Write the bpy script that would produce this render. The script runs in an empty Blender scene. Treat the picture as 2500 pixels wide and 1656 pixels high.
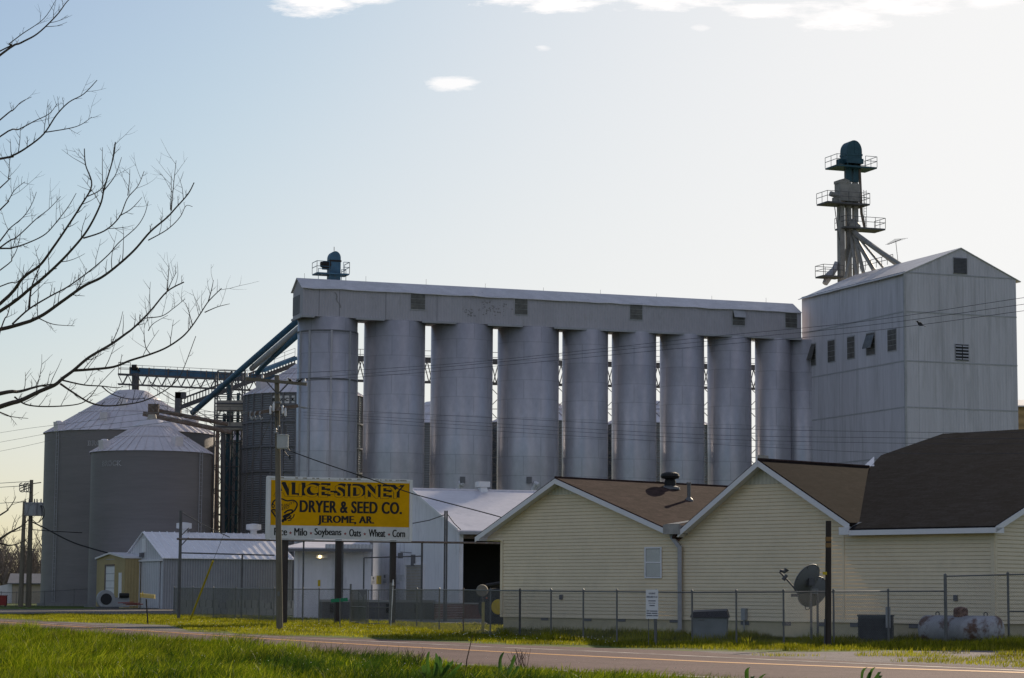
import bpy, math, random
import numpy as np
from mathutils import Vector, Matrix
random.seed(7); rng = np.random.default_rng(11)
S = bpy.context.scene; COL = S.collection
# ------------------------------------------------------------------ camera
FPX, CX, CY, HOR, ROLL, EYE = 5700.0, 1250.0, 828.0, 1450.0, 0.006, 1.6   # the photo's own 2500 x 1656 pixels
PITCH = math.atan((HOR - CY) / FPX)
fw = Vector((0, math.cos(PITCH), math.sin(PITCH)))
up0 = Vector((0, -math.sin(PITCH), math.cos(PITCH))); rt0 = Vector((1, 0, 0))
rt = rt0 * math.cos(ROLL) + up0 * math.sin(ROLL)
up = up0 * math.cos(ROLL) - rt0 * math.sin(ROLL)
cam = bpy.data.cameras.new("camera"); cam.sensor_width = 36; cam.lens = FPX / 2500 * 36
cam.clip_start = 0.5; cam.clip_end = 20000
camo = bpy.data.objects.new("camera", cam); COL.objects.link(camo)
camo.matrix_world = Matrix(((rt.x, up.x, -fw.x, 0), (rt.y, up.y, -fw.y, 0), (rt.z, up.z, -fw.z, EYE), (0, 0, 0, 1)))
S.camera = camo
# ------------------------------------------------------------------ sun, sky, exposure
SUN_EL, SUN_AZ = math.radians(21.5), math.radians(23)     # behind the elevator, to the right of the view
W = bpy.data.worlds.new("World"); S.world = W; W.use_nodes = True
nt = W.node_tree; N = nt.nodes; L = nt.links; N.clear()
out = N.new('ShaderNodeOutputWorld'); bg = N.new('ShaderNodeBackground'); L.new(bg.outputs[0], out.inputs[0])
sky = N.new('ShaderNodeTexSky'); sky.sky_type = 'NISHITA'; sky.sun_disc = False
sky.sun_elevation = SUN_EL; sky.sun_rotation = SUN_AZ
sky.air_density = 1.0; sky.dust_density = 1.1; sky.ozone_density = 3.0; sky.altitude = 50
bg.inputs[1].default_value = 0.10
CLOUD = (10.7, 10.4, 10.3, 1); FILL_CLOUD = (9.4, 8.9, 9.9, 1); FILL_COVER = .497
def wmath(op, a, b=None, c=None):
    n = N.new('ShaderNodeMath'); n.operation = op
    for i, x in enumerate((a, b, c)):
        if x is None: continue
        if hasattr(x, 'links'): L.new(x, n.inputs[i])
        else: n.inputs[i].default_value = x
    return n.outputs[0]
tc = N.new('ShaderNodeTexCoord'); sp = N.new('ShaderNodeSeparateXYZ'); L.new(tc.outputs['Generated'], sp.inputs[0])
yy = wmath('MAXIMUM', sp.outputs[1], 0.05)
cu = wmath('DIVIDE', sp.outputs[0], yy); cv = wmath('DIVIDE', sp.outputs[2], yy)      # a flat cloud layer seen over the site
cc = N.new('ShaderNodeCombineXYZ'); L.new(wmath('MULTIPLY', cu, 42.0), cc.inputs[0]); L.new(wmath('MULTIPLY', cv, 170.0), cc.inputs[1])
nz = N.new('ShaderNodeTexNoise'); nz.inputs['Scale'].default_value = 1.0; nz.inputs['Detail'].default_value = 9; nz.inputs['Roughness'].default_value = .66
L.new(cc.outputs[0], nz.inputs['Vector'])
nzo = wmath('MULTIPLY', wmath('SUBTRACT', nz.outputs[0], 0.5), 2.9)
CLOUDS = [(765, 8, 115, 32, .95), (900, 0, 75, 14, .85), (1370, 3, 200, 30, 1), (1640, -2, 160, 30, 1), (1880, 24, 130, 20, .95), (2050, 42, 130, 38, 1),
          (2200, 14, 150, 28, 1), (2420, 8, 80, 18, .95), (1105, 203, 66, 22, .78), (1325, 118, 22, 9, .62), (1710, 68, 22, 9, .42),
          (560, -330, 300, 60, .9), (1500, -420, 500, 70, .9), (2900, -150, 420, 60, .9), (-500, 60, 260, 40, .8), (3300, 240, 240, 40, .7)]
tot = None
def ray(px, py): return fw + rt * ((px - CX) / FPX) + up * ((CY - py) / FPX)
for (x, y, rx, ry, s) in CLOUDS:
    d = ray(x, y)
    du = wmath('DIVIDE', wmath('SUBTRACT', cu, d.x / d.y), rx / FPX * 1.05); dv = wmath('DIVIDE', wmath('SUBTRACT', cv, d.z / d.y), ry / FPX * 1.05)
    m = wmath('SUBTRACT', 1.0, wmath('ADD', wmath('MULTIPLY', du, du), wmath('MULTIPLY', dv, dv)))
    m = wmath('MULTIPLY', wmath('MINIMUM', wmath('MAXIMUM', wmath('ADD', m, wmath('MULTIPLY', nzo, 1.5)), 0.0), 1.0), s)
    tot = m if tot is None else wmath('MAXIMUM', tot, m)
tot = wmath('MULTIPLY', tot, wmath('GREATER_THAN', sp.outputs[1], 0.06))
# unseen clouds added over and behind the viewer as fill light on the fronts
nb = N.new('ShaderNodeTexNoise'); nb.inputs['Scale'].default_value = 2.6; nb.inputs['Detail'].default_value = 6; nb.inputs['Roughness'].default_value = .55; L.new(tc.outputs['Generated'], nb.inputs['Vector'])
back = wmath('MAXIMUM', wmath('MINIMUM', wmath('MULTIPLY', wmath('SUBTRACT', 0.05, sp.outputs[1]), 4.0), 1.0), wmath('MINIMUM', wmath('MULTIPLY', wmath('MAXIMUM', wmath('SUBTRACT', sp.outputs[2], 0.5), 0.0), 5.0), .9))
bm = wmath('MULTIPLY', wmath('MINIMUM', wmath('MAXIMUM', wmath('MULTIPLY', wmath('SUBTRACT', nb.outputs[0], FILL_COVER), 6.0), 0.0), 1.0), wmath('MULTIPLY', back, wmath('GREATER_THAN', sp.outputs[2], 0.0)))
# highlights of the sky colour rolled off, so the sun's glare stays a pale veil
SKYS, KNEE, SPAN = 0.097, 0.60, 0.34
sepc = N.new('ShaderNodeSeparateColor'); L.new(sky.outputs[0], sepc.inputs[0]); comc = N.new('ShaderNodeCombineColor')
for i in range(3):
    x_ = wmath('MULTIPLY', sepc.outputs[i], SKYS); e_ = wmath('POWER', 2.71828, wmath('MULTIPLY', wmath('MAXIMUM', wmath('SUBTRACT', x_, KNEE), 0.0), -1.0 / SPAN))
    L.new(wmath('MULTIPLY', wmath('ADD', wmath('MINIMUM', x_, KNEE), wmath('MULTIPLY', wmath('SUBTRACT', 1.0, e_), SPAN)), 10.0), comc.inputs[i])
mixc = N.new('ShaderNodeMixRGB'); L.new(tot, mixc.inputs[0]); L.new(comc.outputs[0], mixc.inputs[1]); mixc.inputs[2].default_value = CLOUD
mixd = N.new('ShaderNodeMixRGB'); L.new(bm, mixd.inputs[0]); L.new(mixc.outputs[0], mixd.inputs[1]); mixd.inputs[2].default_value = FILL_CLOUD
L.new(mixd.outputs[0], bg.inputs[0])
sun = bpy.data.lights.new("sun", 'SUN'); sun.energy = 5.0; sun.angle = math.radians(0.5); sun.color = (1, .84, .64)
suno = bpy.data.objects.new("sun", sun); COL.objects.link(suno); suno.location = (60, 120, 90)
sdir = Vector((math.sin(SUN_AZ) * math.cos(SUN_EL), math.cos(SUN_AZ) * math.cos(SUN_EL), math.sin(SUN_EL)))
suno.rotation_euler = sdir.to_track_quat('Z', 'Y').to_euler()
S.view_settings.view_transform = 'Standard'; S.view_settings.look = 'None'; S.view_settings.gamma = 1; S.view_settings.exposure = 0.0
S.render.engine = 'CYCLES'; S.cycles.max_bounces = 8; S.cycles.transparent_max_bounces = 12
S.cycles.use_denoising = True
# ------------------------------------------------------------------ pixel <-> place
CAMP = Vector((0, 0, EYE))
def P(px, py, Y):
    d = ray(px, py); return CAMP + d * (Y / d.y)
def G(px, py, z=0.0):
    d = ray(px, py); return CAMP + d * ((z - EYE) / d.z)
def hit(px, py, p, n):
    d = ray(px, py); return CAMP + d * ((p - CAMP).dot(n) / d.dot(n))
def proj(p):
    v = Vector(p) - CAMP; w = v.dot(fw); return (CX + FPX * v.dot(rt) / w, CY - FPX * v.dot(up) / w)
Z = Vector((0, 0, 1))
class Fr:
    """a local frame: a along u, b along v, c up"""
    def __init__(s, o, deg):
        s.o = Vector(o); a = math.radians(deg); s.u = Vector((math.cos(a), math.sin(a), 0)); s.v = Vector((-math.sin(a), math.cos(a), 0))
    def __call__(s, a, b=0, c=0): return s.o + s.u * a + s.v * b + Z * c
    def at(s, px, py, b=0.0):      # (a, height) where a pixel's ray meets the upright plane v = b
        p = hit(px, py, s(0, b), s.v); return ((p - s.o).dot(s.u), p.z - s.o.z)
    def atv(s, px, py, a=0.0):     # the same for the plane u = a
        p = hit(px, py, s(a), s.u); return ((p - s.o).dot(s.v), p.z - s.o.z)
# ------------------------------------------------------------------ mesh builder
def catmull(pts, n=4):
    pts = [Vector(p) for p in pts]; o = []
    for i in range(len(pts) - 1):
        p0 = pts[max(i - 1, 0)]; p1 = pts[i]; p2 = pts[i + 1]; p3 = pts[min(i + 2, len(pts) - 1)]
        for k in range(n):
            t = k / n
            o.append(.5 * ((2 * p1) + (p2 - p0) * t + (2 * p0 - 5 * p1 + 4 * p2 - p3) * t * t + (3 * p1 - p0 - 3 * p2 + p3) * t ** 3))
    o.append(pts[-1]); return o
class MB:
    def __init__(s): s.v = []; s.f = []; s.uv = {}
    def face(s, pts, uv=None):
        b = len(s.v); s.v += [tuple(p) for p in pts]; s.f.append(tuple(range(b, b + len(pts))))
        if uv: s.uv[len(s.f) - 1] = uv
        return s
    def hexa(s, p):    # 8 corners: bottom ring, top ring
        b = len(s.v); s.v += [tuple(q) for q in p]
        for q in ((3, 2, 1, 0), (4, 5, 6, 7), (0, 1, 5, 4), (1, 2, 6, 5), (2, 3, 7, 6), (3, 0, 4, 7)): s.f.append(tuple(b + i for i in q))
        return s
    def box(s, fr, a0, a1, b0, b1, c0, c1):
        return s.hexa([fr(a0, b0, c0), fr(a1, b0, c0), fr(a1, b1, c0), fr(a0, b1, c0), fr(a0, b0, c1), fr(a1, b0, c1), fr(a1, b1, c1), fr(a0, b1, c1)])
    def prism(s, pts, ext):
        pts = [Vector(p) for p in pts]; ext = Vector(ext); n = len(pts); b = len(s.v)
        s.v += [tuple(p) for p in pts] + [tuple(p + ext) for p in pts]
        s.f.append(tuple(range(b, b + n))); s.f.append(tuple(range(b + 2 * n - 1, b + n - 1, -1)))
        for i in range(n): s.f.append((b + i, b + n + i, b + n + (i + 1) % n, b + (i + 1) % n))
        return s
    def tube(s, path, r, n=8, cap=True, uv=False):
        path = [Vector(p) for p in path]; m = len(path)
        rs = [r] * m if not hasattr(r, '__len__') else list(r); b = len(s.v); ref = None
        for i, p in enumerate(path):
            t = (path[min(i + 1, m - 1)] - path[max(i - 1, 0)])
            if t.length < 1e-9: t = Vector((0, 0, 1))
            t.normalize()
            if ref is None: ref = Vector((0, 0, 1)) if abs(t.z) < .9 else Vector((1, 0, 0))
            x = t.cross(ref)
            if x.length < 1e-4: x = t.cross(Vector((0, 1, 0)))
            x.normalize(); y = x.cross(t)
            s.v += [tuple(p + (x * math.cos(2 * math.pi * k / n) + y * math.sin(2 * math.pi * k / n)) * rs[i]) for k in range(n)]
        for i in range(m - 1):
            for k in range(n): s.f.append((b + i * n + k, b + i * n + (k + 1) % n, b + (i + 1) * n + (k + 1) % n, b + (i + 1) * n + k))
        if cap: s.f.append(tuple(b + k for k in range(n))[::-1]); s.f.append(tuple(b + (m - 1) * n + k for k in range(n)))
        return s
    def bar(s, p, q, w, h=None):     # square bar between two points
        p = Vector(p); q = Vector(q); t = (q - p).normalized(); h = h or w
        r0 = Z if abs(t.z) < .95 else Vector((1, 0, 0)); x = t.cross(r0).normalized() * (w / 2); y = x.normalized().cross(t) * (h / 2)
        return s.hexa([p - x - y, p + x - y, p + x + y, p - x + y, q - x - y, q + x - y, q + x + y, q - x + y])
    def lathe(s, c, prof, n=48, a0=0.0, a1=2 * math.pi):    # prof: (radius, z)
        c = Vector(c); b = len(s.v); m = len(prof); full = abs(a1 - a0 - 2 * math.pi) < 1e-6; k1 = n if full else n + 1
        for (r, z) in prof: s.v += [(c.x + r * math.cos(a0 + (a1 - a0) * k / n), c.y + r * math.sin(a0 + (a1 - a0) * k / n), c.z + z) for k in range(k1)]
        for i in range(m - 1):
            for k in range(n):
                k2 = (k + 1) % k1
                s.f.append((b + i * k1 + k, b + i * k1 + k2, b + (i + 1) * k1 + k2, b + (i + 1) * k1 + k))
                R = prof[0][0]; d = (a1 - a0) * R / n
                s.uv[len(s.f) - 1] = [(k * d, prof[i][1]), ((k + 1) * d, prof[i][1]), ((k + 1) * d, prof[i + 1][1]), (k * d, prof[i + 1][1])]
        return s
    def ball(s, c, r, n=12, sz=1.0):
        return s.lathe(c, [(max(r * math.sin(math.pi * i / n), 1e-4), -r * sz * math.cos(math.pi * i / n)) for i in range(n + 1)], n * 2)
    def add(s, o):
        b = len(s.v); fb = len(s.f); s.v += o.v; s.f += [tuple(i + b for i in f) for f in o.f]
        for k, u in o.uv.items(): s.uv[fb + k] = u
        return s
ORG = {}
def tag(o, label, cat, group=None, kind=None):
    if label: o['label'] = label
    if cat: o['category'] = cat
    if group: o['group'] = group
    if kind: o['kind'] = kind
    return o
def thing(name, loc, label, cat, group=None):
    o = bpy.data.objects.new(name, None); COL.objects.link(o); o.location = loc; ORG[o.name] = Vector(loc); o.empty_display_size = .3
    return tag(o, label, cat, group)
def obj(name, mb, m, parent=None, loc=None, smooth=False, label=None):
    me = bpy.data.meshes.new(name)
    if parent is not None: o0 = ORG[parent.name]
    elif loc is not None: o0 = Vector(loc)
    else:
        a = np.array(mb.v); lo, hi = a.min(0), a.max(0); o0 = Vector(((lo[0] + hi[0]) / 2, (lo[1] + hi[1]) / 2, lo[2]))
    me.from_pydata([(x - o0.x, y - o0.y, z - o0.z) for x, y, z in mb.v], [], mb.f)
    if mb.uv:
        uvl = me.uv_layers.new(name="UVMap").data
        for i, p in enumerate(me.polygons):
            u = mb.uv.get(i)
            if u:
                for k, li in enumerate(p.loop_indices): uvl[li].uv = u[k]
    me.materials.append(m); me.update()
    if smooth: me.shade_smooth() if hasattr(me, 'shade_smooth') else [setattr(p, 'use_smooth', True) for p in me.polygons]
    o = bpy.data.objects.new(name, me); COL.objects.link(o)
    if parent is not None: o.parent = parent
    else: o.location = o0
    ORG[o.name] = o0
    if label: o['label'] = label
    return o
def each(name, mbs, m, parent, label=None): return [obj(name, b, m, parent, label=label) for b in mbs]
def struct(name, mb, m, loc=(0, 0, 0)):
    o = obj(name, mb, m, loc=loc); o['kind'] = 'structure'; return o
def kids(o): return [c for c in bpy.data.objects if c.parent == o]
def dup(root, loc, label, group=None):
    r = root.copy(); COL.objects.link(r); r.location = loc; r['label'] = label; ORG[r.name] = Vector(loc)
    if group: r['group'] = group
    for ch in kids(root):
        c = ch.copy(); COL.objects.link(c); c.parent = r
        for g in kids(ch):
            d = g.copy(); COL.objects.link(d); d.parent = c
    return r
# ------------------------------------------------------------------ materials
def mat(name, col, rough=.7, metal=0.0, var=.12, scale=.6, stretch=(1, 1, 1), col2=None, c2=(.5, .7), c2scale=None, wave=None, wdist=.01, wcol=0.0,
        brick=None, tabs=None, lines=None, bump=0.0, bscale=40, trans=0.0, spec=.3, speck=0.0):
    m = bpy.data.materials.new(name); m.use_nodes = True; t = m.node_tree; n = t.nodes; l = t.links; n.clear()
    o = n.new('ShaderNodeOutputMaterial'); b = n.new('ShaderNodeBsdfPrincipled'); l.new(b.outputs[0], o.inputs[0])
    b.inputs['Roughness'].default_value = rough; b.inputs['Metallic'].default_value = metal; b.inputs['Specular IOR Level'].default_value = spec
    tcn = n.new('ShaderNodeTexCoord'); mp = n.new('ShaderNodeMapping'); mp.inputs['Scale'].default_value = stretch; l.new(tcn.outputs['Object'], mp.inputs[0])
    def noise(sc, det=5, ro=.6, src=None):
        q = n.new('ShaderNodeTexNoise'); q.inputs['Scale'].default_value = sc; q.inputs['Detail'].default_value = det; q.inputs['Roughness'].default_value = ro
        l.new(src or mp.outputs[0], q.inputs['Vector']); return q.outputs[0]
    def mr(v, a, bb, c, d):
        q = n.new('ShaderNodeMapRange'); l.new(v, q.inputs[0]); q.inputs[1].default_value = a; q.inputs[2].default_value = bb; q.inputs[3].default_value = c; q.inputs[4].default_value = d; return q.outputs[0]
    def mix(f, a, bb, mode='MIX'):
        q = n.new('ShaderNodeMixRGB'); q.blend_type = mode
        for i, x in enumerate((f, a, bb)):
            if hasattr(x, 'links'): l.new(x, q.inputs[i])
            else: q.inputs[i].default_value = x
        return q.outputs[0]
    c = tuple(col) + (1,)
    f1 = mr(noise(scale), .3, .7, 1 - var, 1 + var); f2 = mr(noise(scale * 7.3, 4), .3, .7, 1 - var * .6, 1 + var * .6)
    cur = mix(1.0, c, f1, 'MULTIPLY'); cur = mix(1.0, cur, f2, 'MULTIPLY')
    if col2: cur = mix(mr(noise(c2scale or scale * 2.1, 8, .68), c2[0], c2[1], 0, 1), cur, tuple(col2) + (1,))
    if speck: cur = mix(1.0, cur, mr(noise(bscale, 2), .35, .65, 1 - speck, 1 + speck), 'MULTIPLY')
    h = None
    if wave:          # (pitch, direction vector): straight ribs
        v = n.new('ShaderNodeVectorMath'); v.operation = 'DOT_PRODUCT'; l.new(tcn.outputs['Object'], v.inputs[0]); v.inputs[1].default_value = wave[1]
        a = n.new('ShaderNodeMath'); a.operation = 'MULTIPLY'; l.new(v.outputs['Value'], a.inputs[0]); a.inputs[1].default_value = 2 * math.pi / wave[0]
        sn = n.new('ShaderNodeMath'); sn.operation = 'SINE'; l.new(a.outputs[0], sn.inputs[0]); h = mr(sn.outputs[0], -1, 1, 0, 1)
        if wcol: cur = mix(1.0, cur, mr(sn.outputs[0], -1, 1, 1 - wcol, 1 + wcol * .3), 'MULTIPLY')
        bp = n.new('ShaderNodeBump'); bp.inputs['Distance'].default_value = wdist; l.new(h, bp.inputs['Height']); l.new(bp.outputs[0], b.inputs['Normal'])
    elif bump:
        bp = n.new('ShaderNodeBump'); bp.inputs['Distance'].default_value = bump; l.new(noise(bscale, 3), bp.inputs['Height']); l.new(bp.outputs[0], b.inputs['Normal'])
    if brick:         # (width, height, mortar, contrast, use_uv)
        q = n.new('ShaderNodeTexBrick'); l.new(tcn.outputs['UV'], q.inputs['Vector'])
        q.inputs['Scale'].default_value = 1; q.inputs['Brick Width'].default_value = brick[0]; q.inputs['Row Height'].default_value = brick[1]; q.inputs['Mortar Size'].default_value = brick[2]
        k = brick[3]; q.inputs['Color1'].default_value = (1 + k * .5,) * 3 + (1,); q.inputs['Color2'].default_value = (1 - k * .5,) * 3 + (1,); q.inputs['Mortar'].default_value = (1 - k * 2.2,) * 3 + (1,)
        cur = mix(1.0, cur, q.outputs[0], 'MULTIPLY')
    if tabs:          # (direction along the course, tab width, course height in z, contrast)
        v = n.new('ShaderNodeVectorMath'); v.operation = 'DOT_PRODUCT'; l.new(tcn.outputs['Object'], v.inputs[0]); v.inputs[1].default_value = tabs[0]
        sz = n.new('ShaderNodeSeparateXYZ'); l.new(tcn.outputs['Object'], sz.inputs[0]); cb = n.new('ShaderNodeCombineXYZ'); l.new(v.outputs['Value'], cb.inputs[0]); l.new(sz.outputs[2], cb.inputs[1])
        q = n.new('ShaderNodeTexBrick'); l.new(cb.outputs[0], q.inputs['Vector']); q.inputs['Scale'].default_value = 1; q.inputs['Brick Width'].default_value = tabs[1]; q.inputs['Row Height'].default_value = tabs[2]; q.inputs['Mortar Size'].default_value = tabs[2] * .10
        k = tabs[3]; q.inputs['Color1'].default_value = (1 + k,) * 3 + (1,); q.inputs['Color2'].default_value = (1 - k, 1 - k * 1.05, 1 - k * 1.1, 1); q.inputs['Mortar'].default_value = (1 - k * 1.6,) * 3 + (1,)
        cur = mix(1.0, cur, q.outputs[0], 'MULTIPLY')
    l.new(cur, b.inputs['Base Color'])
    if trans:
        tr = n.new('ShaderNodeBsdfTranslucent'); mx = n.new('ShaderNodeMixShader'); mx.inputs[0].default_value = trans
        l.new(cur, tr.inputs[0]); l.new(b.outputs[0], mx.inputs[1]); l.new(tr.outputs[0], mx.inputs[2]); l.new(mx.outputs[0], o.inputs[0])
    return m
A20 = (math.cos(math.radians(20)), math.sin(math.radians(20)), 0); A20v = (-A20[1], A20[0], 0)
M_conc = mat('silo_paint', (.455, .45, .485), .36, metal=.30, var=.11, scale=.3, stretch=(1.1, 1.1, .6), col2=(.41, .40, .44), c2=(.5, .72), c2scale=.7, brick=(3.4, 1.83, .035, .10), spec=.2)
M_gal = mat('gallery_metal', (.435, .415, .45), .65, var=.08, scale=.4, stretch=(1, 1, .5), col2=(.30, .29, .29), c2=(.58, .8), wave=(.27, A20), wdist=.02, wcol=.04, spec=.2)
M_head = mat('headhouse_siding', (.57, .55, .595), .65, var=.09, scale=.3, stretch=(2.2, 2.2, .2), col2=(.40, .39, .41), c2=(.5, .75), wave=(.3, (A20[0] + A20v[0], A20[1] + A20v[1], 0)), wdist=.012, wcol=.02, spec=.2)
M_galroof = mat('old_roof_metal', (.58, .56, .57), .45, metal=.1, var=.12, scale=.8, col2=(.4, .37, .35), c2=(.6, .8))
M_peel = mat('peeled_paint', (.25, .24, .24), .75)
M_seam = mat('seam_dark', (.16, .16, .17), .7)
M_trimgrey = mat('grey_trim', (.38, .38, .40), .6)
M_dark = mat('dark_opening', (.03, .03, .032), .8)
M_oldglass = mat('old_window', (.10, .095, .085), .35, var=.4, scale=2.5, spec=.5)
M_louver = mat('louver_slats', (.12, .12, .125), .6, var=.2)
M_white = mat('white_paint', (.72, .72, .73), .5, var=.06, scale=.8, col2=(.55, .53, .5), c2=(.62, .85))
M_cloth = mat('canvas_beige', (.24, .215, .18), .8)
M_bin = mat('galvanised_bin', (.22, .205, .205), .55, metal=.1, var=.09, scale=.25, stretch=(.25, .25, 3), wave=(.105, (0, 0, 1)), wdist=.012, wcol=.08, spec=.25)
M_bincor = mat('corrugated_bin', (.21, .215, .225), .5, metal=.3, var=.1, scale=.4, wave=(.24, (0, 0, 1)), wdist=.05, wcol=.28, spec=.3)
M_binroof = mat('bin_roof_metal', (.68, .64, .66), .45, metal=.0, var=.1, scale=.5)
M_rib = mat('stiffener_metal', (.15, .15, .16), .5, metal=.3)
M_blue = mat('blue_paint', (.045, .12, .20), .5, var=.2, scale=1.5, col2=(.11, .09, .07), c2=(.56, .72))
M_blue2 = mat('teal_paint', (.028, .08, .105), .5, var=.2, scale=2, col2=(.02, .03, .035), c2=(.58, .7))
M_rust = mat('rusty_steel', (.15, .11, .085), .75, var=.3, scale=2, col2=(.22, .20, .19), c2=(.5, .65))
M_steel = mat('dark_steel', (.10, .10, .105), .6, metal=.2, var=.2)
M_galv = mat('galvanised_pipe', (.15, .15, .148), .5, metal=.2, var=.15, scale=3)
M_wire = mat('fence_wire', (.24, .24, .24), .5, metal=.5)
M_beige = mat('beige_paint', (.36, .33, .28), .6, var=.15, scale=1.5, col2=(.2, .14, .09), c2=(.6, .75))
M_grass = mat('ground_grass', (.085, .115, .02), .9, var=.3, scale=.35, col2=(.09, .085, .03), c2=(.55, .75), bump=.03, bscale=9, spec=.1)
M_asph = mat('asphalt', (.16, .108, .100), .85, var=.14, scale=.3, stretch=(1, 1, 1), col2=(.075, .06, .062), c2=(.6, .8), c2scale=.8, bump=.006, bscale=60, speck=.45, spec=.05)
M_gravel = mat('gravel', (.15, .12, .125), .9, var=.2, scale=.9, col2=(.11, .10, .05), c2=(.55, .7), c2scale=1.4, bump=.03, bscale=26, speck=.5)
M_drive = mat('packed_gravel', (.11, .095, .085), .9, var=.2, scale=.4, bump=.02, bscale=15, speck=.25)
M_yard = mat('yard_concrete', (.22, .21, .20), .85, var=.15, scale=.4)
M_yline = mat('yellow_line_paint', (.50, .22, .04), .7, var=.12, scale=1.5, col2=(.2, .14, .09), c2=(.62, .8))
M_wline = mat('white_line_paint', (.40, .34, .31), .7, var=.15, scale=1, col2=(.125, .085, .075), c2=(.44, .56), c2scale=.6)
M_siding = mat('vinyl_siding', (.77, .66, .48), .55, var=.05, scale=.5, col2=(.66, .57, .42), c2=(.5, .8), c2scale=.9, spec=.25)
M_found = mat('painted_block', (.50, .44, .30), .8, var=.09, scale=.7, col2=(.36, .32, .24), c2=(.58, .85))
M_trimw = mat('white_trim', (.76, .75, .77), .5, var=.03)
M_shingB = mat('brown_shingle', (.125, .085, .068), .9, var=.18, scale=1.2, wave=None, bump=.02, bscale=7, speck=.25)
M_shingD = mat('dark_shingle', (.050, .044, .042), .9, var=.22, scale=.8, bump=.02, bscale=7, speck=.3)
M_glass = mat('window_glass', (.16, .17, .17), .08, spec=.6, var=.05)
M_blind = mat('window_blind', (.72, .73, .70), .6, var=.05)
M_wood = mat('weathered_pole', (.16, .14, .105), .85, var=.25, scale=1, stretch=(6, 6, .5))
M_wooddk = mat('creosote_pole', (.045, .036, .03), .85, var=.3, scale=1, stretch=(6, 6, .5))
M_bark = mat('tree_bark', (.075, .058, .048), .9, var=.2, scale=5)
M_ylw = mat('sign_yellow', (.66, .34, .0), .5, var=.09, spec=.1)
M_tower = mat('tower_grey', (.27, .26, .24), .6, var=.18, scale=1.5, col2=(.15, .11, .08), c2=(.58, .75))
M_mail = mat('mailbox_paint', (.52, .40, .14), .5, var=.1)
M_ylwp = mat('yellow_plastic', (.58, .42, .02), .45, var=.08)
M_black = mat('black_paint', (.016, .015, .014), .6)
M_red = mat('dark_red', (.25, .035, .03), .6)
M_green = mat('street_sign_green', (.01, .20, .10), .4)
M_tan = mat('tan_metal', (.40, .31, .15), .6, var=.08, wave=(.3, A20), wdist=.02, wcol=.08)
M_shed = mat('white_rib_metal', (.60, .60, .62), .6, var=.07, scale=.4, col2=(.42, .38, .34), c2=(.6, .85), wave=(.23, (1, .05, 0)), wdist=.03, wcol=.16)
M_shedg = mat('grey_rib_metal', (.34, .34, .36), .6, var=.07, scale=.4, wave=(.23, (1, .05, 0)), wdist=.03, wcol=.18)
M_mroof = mat('bright_roof_metal', (.92, .90, .92), .40, metal=.0, var=.06, scale=.5)
M_ware = mat('warehouse_white', (.76, .75, .78), .6, var=.08, scale=.3, stretch=(1.5, 1.5, .4), col2=(.4, .4, .42), c2=(.55, .8), spec=.2)
M_wroof = mat('warehouse_roof', (.64, .61, .64), .45, metal=.0, var=.1, scale=.4, col2=(.42, .42, .46), c2=(.58, .8))
M_brick = mat('brown_brick', (.17, .075, .055), .85, var=.3, scale=1.5, bump=.01, bscale=8)
M_dock = mat('dock_concrete', (.10, .10, .10), .85, var=.2)
M_block = mat('grey_block', (.30, .30, .28), .85, var=.15, scale=.8)
M_grey = mat('machine_grey', (.30, .31, .32), .5, var=.1)
M_acgrey = mat('condenser_grey', (.11, .12, .125), .55, var=.1)
M_tank = mat('tank_white', (.36, .36, .38), .5, var=.14, scale=1.4, col2=(.13, .075, .055), c2=(.48, .60), c2scale=1.6)
M_tankr = mat('tank_rusty', (.26, .16, .12), .7, var=.3, scale=4, col2=(.10, .05, .035), c2=(.45, .6))
M_dish = mat('dish_grey', (.20, .205, .21), .5, var=.06)
M_cable = mat('black_cable', (.02, .02, .02), .6)
M_alu = mat('bare_conductor', (.09, .09, .10), .5, metal=.3)
M_poster = mat('paper_white', (.62, .62, .62), .7)
M_rubber = mat('tyre_rubber', (.02, .02, .02), .8)
M_farwood = mat('far_twigs', (.20, .165, .14), .95, var=.15, scale=.05)
M_leaf = mat('weed_leaf', (.055, .12, .02), .5, var=.25, scale=4, trans=.45)
M_stalk = mat('dry_stalk', (.09, .05, .035), .8)
M_flower = mat('flower_white', (.75, .74, .66), .6, trans=.3)
M_dumplid = mat('dark_plastic', (.03, .03, .034), .5)
M_steelgreen = mat('weathered_box_paint', (.19, .21, .215), .6, var=.12, scale=2)
# ------------------------------------------------------------------ ground, road, verge
C_FAR = [(0, 1512), (68, 1515), (200, 1524), (400, 1539), (640, 1551), (880, 1559.5), (1072, 1567), (1260, 1575.5), (1460, 1582), (1690, 1590), (1800, 1599), (2100, 1616), (2300, 1623), (2500, 1632)]
C_WF = [(0, 1514), (400, 1541), (640, 1553.5), (880, 1564.5), (1200, 1579.5), (1460, 1590.6), (1760, 1605), (2100, 1620.3), (2500, 1637)]
C_Y = [(0, 1519), (152, 1527.9), (400, 1543.1), (640, 1559), (880, 1573.4), (1260, 1593.5), (1500, 1605.2), (1760, 1616.9), (2100, 1629.6), (2500, 1642.2)]
C_WN = [(0, 1533), (400, 1567), (900, 1607), (1306, 1633.6), (1740, 1654), (2100, 1668), (2500, 1682)]
C_NEAR = [(0, 1537), (400, 1572), (900, 1614), (1306, 1641), (1740, 1662), (2100, 1676), (2500, 1690)]
def cy(c, x): return np.interp(x, [p[0] for p in c], [p[1] for p in c])
DIRL = Vector((-.44, .898, 0))
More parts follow.
